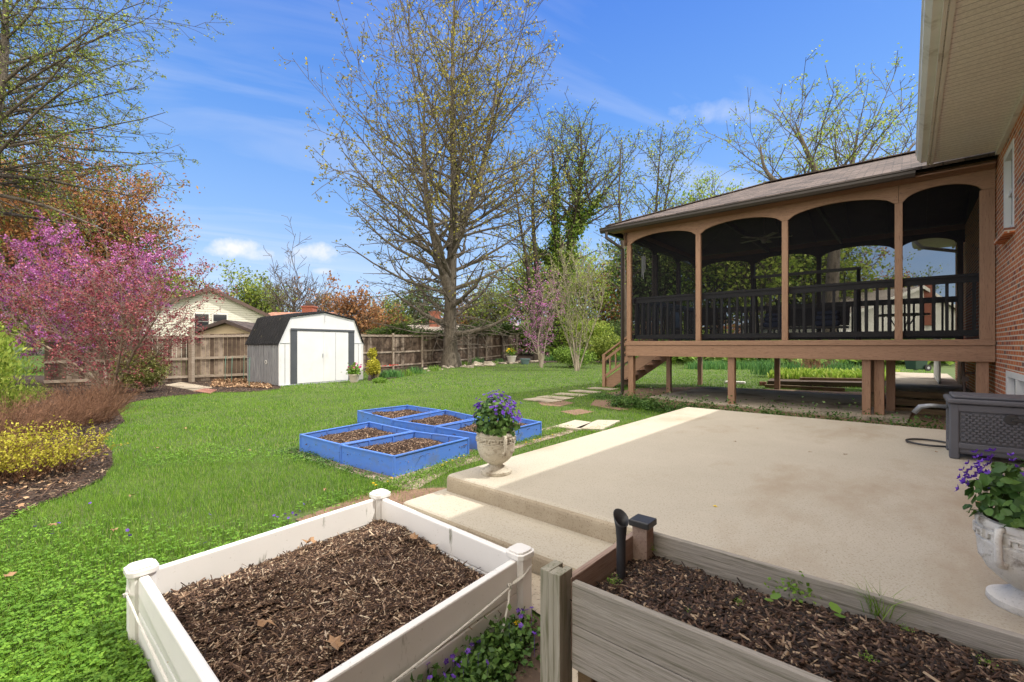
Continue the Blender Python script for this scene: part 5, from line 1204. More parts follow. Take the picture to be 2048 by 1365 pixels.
redbud('japanese_maple', 'japanese maple with feathery maroon leaves and tangled pale stems above the mulch bed', 12.4, 225,
       [[(225,0),(215,.8),(200,1.7),(190,2.5)], [(228,.15),(262,1.0,-.2),(300,1.8,-.3),(322,2.3,-.3)], [(222,.15),(170,.9,-.2),(110,1.8,-.4),(70,2.4,-.3)], [(225,.2),(240,1.1,-.6),(250,2.1,-.9)], [(222,.2),(150,.8,.3),(60,1.6,.4),(20,2.2,.4)], [(228,.15),(290,.75,.1),(330,1.3,.1)]],
       envf((0,1.1),(.35,1.6),(.75,1.3),(1,.4)), 3.5, 24, .075, 5.0, .056, 22, leafm='lf_maroon', barkm='bark_maple', nmax=90000,
       P=PR(lv=3, seg=[1,.3,.22,.16], wig=[0,.13,.16,.18], trop=[0,.03,.01,-.01], kids=[0,2.6,3.6,0], ratio=[0,.5,.5,.5], rmin=.005, rr=.55, minl=.18))
redbud('redbud_tree', 'small slender redbud with sparse pink blossom at the far end of the fence', 26, 1085,
       [[(1082,0),(1076,1.4),(1085,3.0),(1088,4.2)], [(1084,.2),(1092,1.6,.2),(1105,3.0,.3),(1118,3.8)], [(1080,.6),(1062,1.8),(1050,3.2)]],
       envf((0,.9),(.4,1.6),(.75,1.3),(1,.3)), 4.9, 20, .06, 1.5, .08, 23, barkm='bark_pale', nmax=16000)
# multi stem pale shrub tree
Pc = PR(lv=3, seg=[1,.4,.3,.25], wig=[0,.08,.11,.14], trop=[0,.1,.07,.04], ang=[(0,0),(20,40),(24,45),(30,50)], kids=[0,2.0,2.4,0], ratio=[0,.5,.5,.5], rmin=.009, rr=.6, minl=.25)
generic('crape_myrtle', 'vase-shaped shrub of many pale bare stems with thin green leaf tips', 'shrub', 23.5, 1156, None, .06, Pc, envf((0,.6),(.5,1.0),(.8,1.1),(1,.4)), 0, 4.9, 16, 34, 20, 'bark_pale', 'lf_lime', 1.6, .12, .075, 24, t0=.25, nmax=24000, r1=.014,
        trunks=[[(1152,0),(1148,1.2),(1140,2.8),(1135,4.2)], [(1154,0.1),(1160,1.3),(1168,3),(1176,4.3)], [(1156,.1),(1172,1.2),(1190,2.4),(1205,3.6)], [(1152,.1),(1138,1.4),(1118,2.8),(1108,3.9)], [(1155,.1),(1152,1.6,.3),(1156,3.2,.5),(1160,4.6,.6)]])

# shrubs as leaf clouds with lumpy outline
def lump(n, c, R, seedv, lumps=9, shell=.55, squash=1.0):
    r = np.random.default_rng(seedv); c = np.array(c); cs = r.normal(size=(lumps, 3)); cs = unit(cs)*r.uniform(.2, .62, (lumps, 1)); cs[:, 2] = np.abs(cs[:, 2])*.9-.15
    rad = r.uniform(.34, .58, lumps); k = r.integers(0, lumps, n); d = unit(r.normal(size=(n, 3))); q = rad[k][:, None]*(shell+(1-shell)*r.random((n, 1)))
    P = (cs[k]+d*q)*np.array(R); return c+P
def bush(name, label, cat, c, R, n, size, m, seedv, asp=.6, flat=0, stems=10, sm='bark_far', group=None, lumps=9, dirs=None):
    t = empty(name, c, label, cat, group); c = Vector(c); ctr = c+Vector((0, 0, R[2]*.62)); P = lump(n, ctr, R, seedv, lumps); P[:, 2] = np.maximum(P[:, 2], c.z+.03)
    dd = None
    if dirs == 'up': dd = unit(P-np.array(c)+np.array([0, 0, .3*R[2]]))
    v, f = leaves_np(P, size, flat, asp, np.random.default_rng(seedv), dirs=dd); finish('foliage', v, f, m, t)
    r = random.Random(seedv); S = []
    for k in range(stems):
        p = P[r.randrange(len(P))]; mid = c.lerp(Vector(p), .5)+Vector((r.uniform(-.1,.1)*R[0], r.uniform(-.1,.1)*R[1], .1*R[2])); w = max(.006, .02*R[2])
        b0 = c+Vector((r.uniform(-.15,.15)*R[0], r.uniform(-.15,.15)*R[1], 0)); S.append((*b0, *mid, w, w*.7)); S.append((*mid, *p, w*.7, w*.3))
    if S: v, f = tubes_np(S); finish('stems', v, f, M[sm], t)
    return t
bush('golden_shrub', 'rounded shrub with variegated yellow-green leaves at the foot of the maroon maple', 'shrub', WD(284, 12.6), (.78,.78,.95), 14000, .042, M['lf_varieg'], 31, asp=.7)
bush('leafy_shrub', 'bright lime green leafy shrub cut off by the left edge of the photograph', 'shrub', WD(-40, 7.6), (.95,.9,1.5), 5200, .075, M['lf_lime'], 32, asp=.5, dirs='up', stems=24, sm='bark_far')
bush('low_conifer', 'low feathery green conifer in the mulch bed at the left edge', 'shrub', WD(40, 9.0), (.8,.7,.42), 6000, .05, M['lf_olive'], 33, asp=.3, dirs='up')
# twiggy brown shrubs and yellow spirea
def twiggy(name, label, c, R, H, n, seedv, m, r0=.004, leafm=None, nl=0, ls=.03, lean=(0,0)):
    t = empty(name, c, label, 'shrub'); r = random.Random(seedv); S = []; tips = []
    for k in range(n):
        a = r.uniform(0, 6.28); q = r.random()**.5; b = Vector((c[0]+math.cos(a)*q*R*.45, c[1]+math.sin(a)*q*R*.45, c[2])); p = b
        d = Vector((math.cos(a)*q*.75+lean[0]+r.gauss(0,.15), math.sin(a)*q*.75+lean[1]+r.gauss(0,.15), 1)).normalized(); L = H*r.uniform(.55, 1.15); st = L/5
        for i in range(5):
            d = (d+Vector((r.gauss(0,.12), r.gauss(0,.12), r.gauss(0,.08)-.03))).normalized(); p2 = p+d*st; S.append((*p, *p2, r0*(1-i*.13), r0*(1-(i+1)*.13)))
            if i > 0:
                for _ in range(2):
                    d2 = _rot(d, r.uniform(.4,.9), r.uniform(0,6.28)); p3 = p2+d2*st*r.uniform(.5,1.1); S.append((*p2, *p3, r0*.5, r0*.3)); tips.append(p3)
            p = p2
        tips.append(p)
    v, f = tubes_np(S); finish('twigs', v, f, m, t)
    if nl:
        rr = np.random.default_rng(seedv); T = np.array([tuple(q) for q in tips if q.z > c[2]+H*.35]); P = np.repeat(T, nl, 0)+rr.normal(0, ls*.7, (len(T)*nl, 3)); v, f = leaves_np(P, ls, .2, .55, rr); finish('leaves', v, f, leafm, t)
for k, (px, D, R, H, n) in enumerate(((150,7.6,.95,.50,340), (40,6.6,1.0,.54,360), (190,9.2,.9,.6,300), (-40,5.6,.8,.6,260))):
    twiggy('twiggy_shrub', ('dense brown leafless twiggy shrub in the middle of the left mulch bed', 'brown leafless twiggy shrub just behind the yellow shrub', 'small brown leafless shrub right below the maroon maple', 'brown leafless twigs at the far left edge')[k], tuple(WD(px, D, 0)), R, H, n, 50+k, M['twig_brown'], .0042, M['lf_maroon'], 0, .02, lean=(.25,.1))
for k, (px, D, R, H, n) in enumerate(((95,4.75,.55,.42,110), (20,4.5,.55,.46,110), (-70,4.4,.5,.45,70))):
    twiggy('golden_spirea', ('golden-leaved spirea nearest the lawn, with thin brown stems', 'golden-leaved spirea left of its neighbour by the lawn', 'golden-leaved spirea cut off by the left edge')[k], tuple(WD(px, D, 0)), R, H, n, 60+k, M['twig_brown'], .0035, M['lf_yellow'], 3, .026)

# junipers topping the fence
def juniper(px, D, z, R, label, seedv):
    c = WD(px, D, z); t = empty('juniper', WD(px, D), label, 'shrub'); n = 5200
    P = lump(n, c, R, seedv, 14, .3); d = unit(np.column_stack([P[:, :2]-np.array(c)[:2], np.full(n, .35)])); v, f = leaves_np(P, .22, .3, .22, np.random.default_rng(seedv), dirs=d); finish('foliage', v, f, M['lf_juniper'], t)
    w = WD(px, D); S = [(w.x, w.y, w.z, c.x, c.y, c.z, .09, .06)]
    r = random.Random(seedv)
    for k in range(10): q = P[r.randrange(n)]; S.append((c.x, c.y, c.z, *q, .04, .015))
    v, f = tubes_np(S); finish('stems', v, f, M['bark_far'], t)
juniper(790, 27.5, 2.1, (3.0,1.6,1.0), 'flat dark green juniper topping the fence just right of the shed', 71)
juniper(850, 29, 1.9, (2.3,1.3,.7), 'dark juniper over the fence left of the tallest tree trunk', 72)
juniper(955, 32, 2.4, (2.9,1.5,.8), 'dark juniper spilling over the fence right of the tallest tree trunk', 73)
juniper(1005, 35, 2.5, (2.6,1.5,.75), 'dark juniper at the right end of the fence top', 74)

# shrubs closing the view between fence end and porch
for k, (px, D, R, m, n, s, lb) in enumerate(((1055,39,(2.0,2,2.2),'lf_ivy',5200,.20,'dark ivy-like bush at the end of the timber fence'), (1110,37,(2.6,2.4,3.2),'lf_olive',6500,.18,'olive green shrub below the ivy-clad tree'),
        (1180,33,(2.3,2.2,2.7),'lf_lime',6500,.14,'tall pale yellow-green shrub left of the porch stairs'), (1225,38,(2.4,2.2,2.4),'lf_conifer',5200,.17,'dark evergreen behind the porch stairs'),
        (1140,26.5,(1.7,1.0,.9),'lf_green',3500,.12,'low green shrub behind the pale-stemmed shrub'), (1215,30,(1.6,1.2,1.5),'lf_olive',3800,.13,'rounded olive bush near the stair handrail'))):
    bush('garden_shrub', lb, 'shrub', WD(px, D), R, n, s, M[m], 80+k, asp=.6)

# background woods and trees beyond fence
Pf = PR(lv=3, seg=[1.5,1.0,.6,.5], wig=[0,.12,.16,.2], trop=[0,.07,.04,.02], kids=[0,1.1,1.3,0], ratio=[0,.5,.55,.5], rmin=.022, rr=.6, minl=.6)
def far(px, D, H, R, lm, label, seedv, per=3, name='background_tree', size=.4, a0=68, count=26, barkm='bark_far', t0=.2, group='trees beyond the yard'):
    generic(name, label, 'tree', D, px, None, .22+H*.012, Pf, envf((0,R*.7),(.4,R),(.75,R*.75),(1,R*.25)), 0, H, count, a0, 28, barkm, lm, per*.55, .38, size, seedv, t0=t0, group=group, trunks=[[(px,0),(px+2,H*.4),(px-3,H*.75),(px,H)], [(px,H*.2),(px+14,H*.5,.5),(px+24,H*.75,.8)], [(px,H*.25),(px-16,H*.5,.5),(px-28,H*.78,.8)]])
FAR = [(455,60,9.5,3.6,None,'bare grey branching tree just right of the cream house gable',0), (515,56,8.8,4.2,'lf_olive','green tree behind the orange-roofed house',6), (592,50,9.2,4.4,None,'bare tree rising behind the shed roof',0),
       (645,62,8.6,4.0,'lf_rust','thin brownish tree right behind the shed',2), (706,54,7.6,3.0,'lf_orange','orange-leaved tree to the right of the shed',5), (750,60,6.4,3.2,'lf_rust','low rust tree beyond the juniper',4),
       (790,70,8,4,'lf_olive','hazy green tree beyond the far low house',5), (850,58,11,1.8,'lf_conifer','narrow dark conifer left of the tallest tree trunk',9), (935,66,7,4,'lf_rust','brownish tree behind the far roof',3),
       (990,62,8.5,4.4,'lf_olive','green tree behind the right half of the fence',5), (1060,56,10,4.2,'lf_olive','broad green tree left of the ivy-clad tree',5), (1150,60,11,5,'lf_lime','light green tree behind the ivy-clad tree',4),
       (1225,64,10,4.5,'lf_rust','rusty tree beyond the porch stairs',4), (1290,50,11,4.2,'lf_conifer','dark tree seen through the leftmost porch screen',7), (1345,56,13,5,'lf_olive','olive tree seen through the left porch screens',6),
       (1440,46,13,5,'lf_green','fresh green tree seen through the second porch bay',7), (1505,40,12,4.2,'lf_lime','lime tree behind the second porch bay',5), (1580,48,13,5.2,'lf_green','green tree seen through the third porch bay',6),
       (1660,44,9.5,4.2,'lf_lime','light tree behind the porch swing',4), (1730,70,8.5,5,'lf_rust','low brownish tree seen through the third porch bay',4), (1790,78,9.5,5,'lf_olive','distant tree beside the fourth porch bay',4),
       (200,42,9,4.5,'lf_olive','green tree behind the redbud',5), (60,38,10,5,'lf_rust','rusty tree behind the redbud at far left',4), (-60,30,9,4.5,'lf_olive','green tree beyond the left edge shrub',5), (330,52,7,4,'lf_olive','low green tree left of the cream house',5)]
for k, (px, D, H, R, lm, lb, per) in enumerate(FAR): far(px, D, H*(.76 if 350 < px < 1010 else 1), R*(.85 if 350 < px < 1010 else 1), lm or 'lf_olive', lb, 100+k, per, size=.36 if per else .3)
def wood(label, D, x0, x1, H, seedv, m, n=26000, kind='stuff'):
    r = np.random.default_rng(seedv); m_ = 70; cx = r.uniform(x0, x1, m_); cd_ = D*r.uniform(.92, 1.12, m_); hh = H*r.uniform(.55, 1.1, m_); k = r.integers(0, m_, n)
    L = (cx-1024)/F*cd_; c = np.stack([L*RV[0]+cd_*DV[0], L*RV[1]+cd_*DV[1]], -1)
    P = np.column_stack([c[k, 0]+r.normal(0, 2.6, n), c[k, 1]+r.normal(0, 2.6, n), .3+hh[k]*r.random(n)**.8]); v, f = leaves_np(P, .75, 0, .7, r)
    o = finish('far_woodland', v, f, M[m], origin=(0, 0, 0)); tag(o, label, 'woodland', None, 'stuff')
wood('distant olive woodland along the horizon', 110, -700, 2700, 7.5, 201, 'lf_olive', 60000)
wood('distant rusty woodland behind the roofs', 130, -700, 2700, 9, 202, 'lf_rust', 50000)
wood('thick green hedge beyond the porch and the far lawn', 34, 1360, 1830, 1.5, 203, 'lf_green', 12000)

# ---- lawn grass
EXCL = [MULCH_L, BED_FAR, [(-3.0,2.08),(1.2,2.08),(1.2,8.02),(-2.93,8.02),(-2.93,2.52),(-3.0,2.52)], [tuple(sum(WB)/4+(p-sum(WB)/4)*1.05) for p in WB], [(-1.30,-1.5),(1.2,-1.5),(1.2,2.1),(-2.6,2.1),(-2.6,1.8),(-1.38,1.78),(-1.30,.2)]]+BPOLY
SPARSE = [[(-5.2,8.9),(-3.0,8.9),(1.05,8.1),(1.05,17),(-5.0,14.9),(-6.3,13.2),(-6.3,11.2)], [(-3.7,1.5),(-2.9,1.5),(-2.9,2.55),(-2.95,3.1),(-3.4,2.75)]]+SPOTS
PAVE = [[tuple(q) for q in (G(568,905), G(640,891), G(700,878), G(800,950), G(900,905), G(1000,880), G(1110,850), G(1160,862), G(1010,905), G(905,940), G(825,985), G(755,967))]]
def scatter(n, d0, d1, rng, pw=1.0, amax=1.35, side=1.0):
    D = (d0**pw+(d1**pw-d0**pw)*rng.random(n))**(1/pw); a = rng.uniform(-amax, amax, n); L = D*a
    return np.stack([L*RV[0]+D*DV[0], L*RV[1]+D*DV[1]], -1)
def keep(P, rng, excl=EXCL, sparse=SPARSE, ps=.12, pave=PAVE, pp=.12):
    k = np.ones(len(P), bool)
    for e in excl: k &= ~inpoly(P[:, 0], P[:, 1], e)
    for e in sparse: k &= ~(inpoly(P[:, 0], P[:, 1], e) & (rng.random(len(P)) > ps))
    for e in pave: k &= ~(inpoly(P[:, 0], P[:, 1], e) & (rng.random(len(P)) > pp))
    k &= P[:, 0] < 1.0
    return P[k]
rl = np.random.default_rng(99)
def patch(P, f, ph): return .5+.25*(np.sin(P[:, 0]*f+ph+1.7*np.sin(P[:, 1]*f*.6))+np.sin(P[:, 1]*f*1.3+ph*2+1.3*np.sin(P[:, 0]*f*.8)))
for nm, n, d0, d1, h, w, pw in (('near', 260000, .7, 5.5, .044, .0030, 1.25), ('middle', 260000, 5.5, 14, .040, .0062, 1.0), ('far', 190000, 14, 40, .045, .017, .8)):
    P = keep(scatter(n, d0, d1, rl, pw), rl); z = hgt(P[:, 0], P[:, 1]); hh = h*(.55+.55*patch(P, 1.6, .3)+.45*patch(P, 5.3, 2.0))
    o = blades('lawn_grass', np.column_stack([P, z]), hh, w, M['grass'], .55, rng=rl, origin=(0, 0, 0))
    tag(o, {'near': 'green grass blades of the lawn near the raised beds', 'middle': 'mown green grass of the middle lawn', 'far': 'sunlit far lawn up to the flower beds'}[nm], 'grass', None, 'stuff')
# clover and ground ivy in the lower left
P = keep(scatter(230000, .8, 7.5, rl, 1.2), rl); sc_ = (P@RV)/(P@DV); dd_ = P@DV
pr = np.clip(1.5-.42*dd_, 0, 1)*np.clip((-.3-sc_)*1.6+.55, .08, 1)+.22*(patch(P, 2.1, 1.0) > .72)
P = P[rl.random(len(P)) < pr]; n = len(P); zz = rl.uniform(.02, .055, n)
# three leaflets each
V = []; ang0 = rl.uniform(0, 6.28, n); s = .0105*rl.uniform(.7, 1.35, n)
for j in range(3):
    a = ang0+j*2.094; e = np.column_stack([np.cos(a), np.sin(a), rl.normal(.05, .2, n)]); g = np.column_stack([-np.sin(a), np.cos(a), rl.normal(0, .25, n)]); c = np.column_stack([P, zz])
    V.append(np.stack([c, c+e*s[:, None]*.8-g*s[:, None]*.62, c+e*s[:, None]*1.35, c+e*s[:, None]*.8+g*s[:, None]*.62], 1))
V = np.concatenate(V).reshape(-1, 3); o = finish('clover', V, np.arange(len(V)).reshape(-1, 4), M['clover'], origin=(0, 0, 0)); tag(o, 'clover leaves mixed thickly into the nearest lawn', 'clover', None, 'stuff')
# weeds between patio and porch, round the beds
def weeds(name, label, poly_or_pts, n, h, s, m, seedv, tuft=.05, sd_=.0):
    r = np.random.default_rng(seedv); A = np.array(poly_or_pts, float); L = np.linalg.norm(np.diff(A, axis=0), axis=1); cu = np.r_[0, np.cumsum(L)]/L.sum()
    k = max(3, int(n/60)); t = r.random(k); C_ = np.column_stack([np.interp(t, cu, A[:, 0]), np.interp(t, cu, A[:, 1])])+r.normal(0, sd_, (k, 2)); i = r.integers(0, k, n); hs = r.uniform(.5, 1.3, k)
    P = C_[i]+r.normal(0, tuft, (n, 2)); z = np.abs(r.normal(0, 1, n))*h*.5*hs[i]; v, f = leaves_np(np.column_stack([P, hgt(P[:, 0], P[:, 1])+z+.005]), s, .45, .75, r)
    return tag(finish(name, v, f, m, origin=(0, 0, 0)), label, 'weeds', None, 'stuff')
weeds('weeds', 'row of green weeds along the far edge of the patio', [(-4.9,9.0),(-2.9,8.75),(-1.2,8.65),(.3,8.6)], 13000, .27, .04, M['leaf_mid'], 301, .06, .05)
weeds('weeds', 'trailing weeds between the blue beds and the patio step', [tuple(G(750,985)), tuple(G(860,950)), tuple(G(940,915)), tuple(G(1060,880)), tuple(G(1130,858))], 9000, .06, .017, M['leaf_bright'], 302, .06, .07)
weeds('weeds', 'violet leaves growing along the foot of the white raised bed', [(-1.27,.3),(-1.32,1.0),(-1.36,1.6)], 9000, .10, .028, M['leaf_mid'], 303, .04, .05)
weeds('weeds', 'weeds at the left base of the blue beds', [tuple(G(575,905)), tuple(G(680,940)), tuple(G(775,968))], 2600, .06, .018, M['leaf_mid'], 304, .05, .05)
weeds('weeds', 'short weeds around the porch corner post', [(-6.3,10.4),(-5.4,10.2),(-4.3,9.6)], 5000, .09, .03, M['leaf_mid'], 305, .12, .2)

# small flowers, each its own
def flower(p, r0, m, label, group, n=9, up=.02, seedv=0, kind='ball'):
    r = np.random.default_rng(seedv); V = []; Fc = []; p = np.array(p, float)
    if kind == 'ball':
        for k in range(n*4):
            a = r.uniform(0, 6.28); q = r.random(); e = np.array([math.cos(a)*(1-q*.5), math.sin(a)*(1-q*.5), q*.5]); g = np.array([-math.sin(a), math.cos(a), 0]); i = len(V); c = p+[0, 0, up]
            V += [c, c+e*r0*.8-g*r0*.14, c+e*r0*1.05, c+e*r0*.8+g*r0*.14]; Fc.append((i, i+1, i+2, i+3))
    else:
        t0 = r.uniform(0, 6.28); d = unit(r.normal(0, .5, 3)+[0, 0, 1]); A = unit(np.cross(d, [1, .2, 0])); B = np.cross(d, A)
        for k in range(5):
            a = t0+k*1.2566; e = A*math.cos(a)+B*math.sin(a); g = -A*math.sin(a)+B*math.cos(a); i = len(V); c = p+[0, 0, up]
            V += [c, c+e*r0*.6-g*r0*.38, c+e*r0, c+e*r0*.6+g*r0*.38]; Fc.append((i, i+1, i+2, i+3))
    V += [p+[.0008, 0, up], p+[-.0008, 0, up], p+[-.0008, 0, 0], p+[.0008, 0, 0]]; i = len(V)-4; Fc.append((i, i+1, i+2, i+3))
    o = finish('flower', np.array(V), Fc, m, origin=tuple(p)); return tag(o, label, 'flower', group)
q = G(1035, 1252, .07); flower((*q, .02), .020, M['petal_yellow'], 'bright yellow dandelion beside the right post of the white raised bed', 'dandelions', up=.06, seedv=1)
yl = [(747,968),(775,965),(783,958),(752,972),(885,932),(893,926),(905,922),(918,917),(928,913),(1052,886),(1068,881),(1080,879),(1105,871)]
for k, a in enumerate(yl):
    q = G(*a, .05); flower((*q, .01), .018, M['petal_yellow'], 'small yellow pansy in the weeds between blue beds and patio', 'yellow pansies by the blue beds', up=.045, seedv=k)
rv = np.random.default_rng(7)
for k in range(46):
    u = rv.random(); q = (-1.26-.07*u+rv.normal(0, .06), .35+1.35*u); flower((*q, .02), .013, M['petal_purple'], 'purple violet among leaves along the foot of the white raised bed', 'violets beside the white bed', up=rv.uniform(.06, .13), seedv=k, kind='open')
for k, a in enumerate(((555,1038),(570,1032),(585,1030),(592,1034),(548,1035),(608,1012),(118,1050),(104,1072),(240,1060),(255,1065),(420,1033),(70,1057),(180,1010),(260,1075),(630,1045),(410,1090),(600,1026),(577,1040))):
    q = G(*a, .05); flower((*q, .01), .013, M['petal_purple'], 'violet open in the near lawn grass', 'violets in the lawn', up=.055, seedv=100+k, kind='open')
for k, (a, s, lb) in enumerate((((262,998),.07,'large tan dead leaf on the grass beyond the white raised bed'), ((108,1058),.08,'tan dead leaf in clover near the mulch edge'), ((226,1068),.06,'tan dead leaf on clover left of the white raised bed'), ((18,1160),.07,'dead leaf on clover at the left edge'), ((315,900),.06,'dead leaf in the middle of the lawn'),
        ((650,985),.06,'small dead leaf on grass behind the white raised bed'), ((370,860),.07,'dead leaf on the lawn far from the beds'), ((165,905),.09,'curled leaf at the mulch edge'), ((40,1020),.09,'curled leaf lying on the left mulch'), ((500,905),.05,'small pale leaf in the grass left of the blue beds'))):
    q = G(*a, .03); deadleaf((*q, .05), s, lb, 400+k)

# mulch chips and leaf litter on the left bed
P = scatter(170000, 3.2, 17, rl, .9, 1.35); P = P[inpoly(P[:, 0], P[:, 1], MULCH_L)]
v, f = chips_np(np.column_stack([P, np.full(len(P), .018)]), .034, .008, rl, .35); o = finish('mulch_chips', v, f, M['dark_chips'], origin=(0, 0, 0)); tag(o, 'dark bark mulch covering the bed on the left', 'mulch', None, 'stuff')
def litter(label, polypx, n, s, seedv):
    r = np.random.default_rng(seedv); A = np.array([GT(*p)[:2] for p in polypx]); x0, y0 = A.min(0); x1, y1 = A.max(0); P = np.column_stack([r.uniform(x0, x1, n*3), r.uniform(y0, y1, n*3)]); P = P[inpoly(P[:, 0], P[:, 1], [tuple(q) for q in A])][:n]
    v, f = leaves_np(np.column_stack([P, hgt(P[:, 0], P[:, 1])+.03+np.abs(r.normal(0, .03, len(P)))]), s, .6, .7, r); tag(finish('leaf_litter', v, f, M['dry_leaf'], origin=(0, 0, 0)), label, 'leaves', None, 'stuff')
litter('brown fallen leaves heaped at the foot of the left fence by the shed', ((420,776),(545,779),(540,768),(500,760),(430,758)), 2600, .075, 311)
litter('scattered dry leaves in the mulch below the yellow spirea', ((0,1040),(120,990),(215,930),(215,900),(140,900),(0,960)), 200, .035, 312)

# ---- far flower border
def border_tuft(px, py, h, s, m, label, cat, n=160, w=.02, name='strap_leaved_plant', group=None, spread=.16, lean=.5):
    b = GT(px, py); r = np.random.default_rng(int(px)); P = np.column_stack([r.normal(b.x, spread, n), r.normal(b.y, spread, n), np.full(n, b.z)])
    o = blades(name, P, h, w, m, lean, rng=r, origin=tuple(b)); return tag(o, label, cat, group)
k = 0
for x0, x1, n, y0, lab in ((1095,1240,16,722,'between the pale-stemmed shrub and the porch stairs'), (1385,1540,15,739,'seen beneath the porch, beyond the lawn')):
    for i in range(n):
        px = x0+(x1-x0)*(i+.5)/n; border_tuft(px, y0-(i % 3)*2.5, .42, 1, M['strap'], 'dark green clump of daffodil leaves '+lab, 'plant', 150, .035, group='daffodil clumps '+lab, spread=.28)
for i in range(22):
    px = 1395+i*17; q = GT(min(px, 1740), 735-(i % 3)*2); flower((q.x, q.y, q.z+.35), .07, M['petal_white'], 'pale yellow daffodil bloom seen beneath the porch', 'daffodil blooms', up=.1, seedv=i)
# raised hosta bed
hb = [tuple(G(1530,772)), tuple(G(1765,779)), tuple(G(1800,757)), tuple(G(1560,752))]
o = MB().prism([tuple(G(1535,772)), tuple(G(1765,777)), tuple(G(1790,755)), tuple(G(1560,752))], 0, .16).build('garden_bed', M['soil']); o['kind'] = 'structure'
rr_ = np.random.default_rng(77)
for i in range(22):
    u = (i % 11+.5)/11; v_ = .25+.42*(i//11)+rr_.uniform(-.05, .05); a = np.array(hb[0])*(1-u)+np.array(hb[1])*u; b = np.array(hb[3])*(1-u)+np.array(hb[2])*u; p = a*(1-v_)+b*v_; n = 46
    P = np.column_stack([rr_.normal(p[0], .10, n), rr_.normal(p[1], .10, n), np.full(n, .17)]); v, f = blades_np(P, .27, .085, .55, rr_)
    tri = np.concatenate([f+np.array([[0,1,2]]), f+np.array([[0,2,4]]), f+np.array([[4,2,3]])], 0); tag(finish('hosta', v, tri, M['hosta'], origin=(p[0], p[1], .17)), 'young yellow-green hosta in the raised bed beneath the porch', 'plant', 'hostas in the raised bed')
for px, D, lb in ((1535,19,'clump of tall daffodil leaves at the corner of the raised bed'), (1590,18.6,'tall strap leaves in the raised bed, left of the middle post'), (1680,18.8,'twiggy green clump in the raised bed, right part')):
    w = WD(px, D); r = np.random.default_rng(px); n = 200; P = np.column_stack([r.normal(w.x, .3, n), r.normal(w.y, .3, n), np.full(n, .1)]); tag(blades('strap_leaved_plant', P, .62, .03, M['strap'], .45, rng=r, origin=tuple(w)), lb, 'plant')
twiggy('twiggy_shrub', 'bare reddish twiggy shrub in the raised bed beneath the porch', tuple(WD(1625, 21, .1)), 1.2, .75, 120, 90, M['twig_brown'], .008)
# rocks along the border under the big tree
mat('rock', [(.26,.22,.17), (.46,.41,.33)], 3, .9, .5, fine=(12, (.16,.13,.10), .55, .7))
rk = random.Random(8)
def rock(c, s, label, group=None):
    import bmesh
    bm = bmesh.new(); bmesh.ops.create_icosphere(bm, subdivisions=2, radius=1); sx, sy, sz = s*rk.uniform(.8,1.3), s*rk.uniform(.6,1), s*rk.uniform(.45,.75); ph = rk.uniform(0, 9)
    V = []; 
    for v in bm.verts:
        k = 1+.22*math.sin(v.co.x*4+ph)*math.cos(v.co.y*3+ph)+.12*math.sin(v.co.z*7+ph); V.append((c[0]+v.co.x*sx*k, c[1]+v.co.y*sy*k, c[2]+sz*.3+v.co.z*sz*k))
    Fc = [tuple(w.index for w in f.verts) for f in bm.faces]; bm.free(); return tag(finish('rock', np.array(V), Fc, M['rock'], origin=tuple(c)), label, 'rock', group)
for i in range(52):
    px = 852+i*4.5; py = 741-(px-852)*.085+rk.uniform(-2.5, 2.5); rock(GT(px, py), rk.uniform(.09, .17), 'small tan stone in the row edging the bed under the tallest tree', 'edging stones under the big tree')
rock(GT(976, 733), .42, 'largest pale rock in the stone edging'); rock(GT(952, 733), .34, 'grey upright rock left of the largest pale rock'); rock(GT(940, 736), .24, 'brown rock left end of the large rocks')
# pots
mat('pot_white', [(.55,.52,.45), (.66,.63,.56)], 6, .8, .3); mat('pot_teal', [(.10,.17,.18), (.16,.24,.25)], 5, .4, .1); mat('pot_tan', [(.38,.33,.28), (.46,.41,.35)], 5, .7, .2)
def pot(c, r, h, m, label, plant=None, plabel=None, pm=None, n=120, ps=.05, petal=None):
    t = empty('plant_pot', c, label, 'pot'); MB().lathe([(r*.66,0),(r*.72,h*.1),(r*.95,h*.85),(r*1.06,h*.86),(r*1.06,h),(r*.92,h),(r*.9,h*.9),(0.01,h*.88)], c, 22).build('bowl', m, t, smooth=False); MB().lathe([(0,0),(r*.88,0),(r*.88,.01),(0,.012)], (c[0], c[1], c[2]+h*.885), 16).build('soil', M['soil'], t)
    if plant:
        r_ = np.random.default_rng(int(c[0]*100) % 999+5); e = empty('potted_plant', (c[0], c[1], c[2]+h), plabel, 'flowers'); P = np.array([c[0], c[1], c[2]+h])+np.abs(r_.normal(0, 1, (n, 3)))*[0, 0, r*.8]+r_.normal(0, r*.55, (n, 3))*[1, 1, 0]; v, f = leaves_np(P, ps, .3, .9, r_); finish('leaves', v, f, pm, e)
        P = np.array([c[0], c[1], c[2]+h+r*1.2])+r_.normal(0, r*.6, (9, 3))*[1, 1, .5]; P = np.repeat(P, 12, 0)+r_.normal(0, r*.13, (108, 3)); v, f = leaves_np(P, ps*.7, .2, .9, r_); finish('blossom', v, f, petal, e)
b = G(708, 765.5); pot((b[0], b[1], 0), .19, .30, M['pot_tan'], 'tan plastic pot in front of the right side of the shed', True, 'pink geranium growing in the tan pot by the shed', M['leaf_bright'], 260, .08, M['petal_pink'])
b = GT(1023, 727); pot(tuple(b), .32, .5, M['pot_white'], 'white stone pot near the far end of the stone edging', True, 'yellow flowers growing in the far white pot', M['leaf_bright'], 120, .12, M['petal_yellow'])
b = GT(1050, 729); pot(tuple(b), .33, .36, M['pot_teal'], 'squat blue-green glazed pot beside the stone edging')
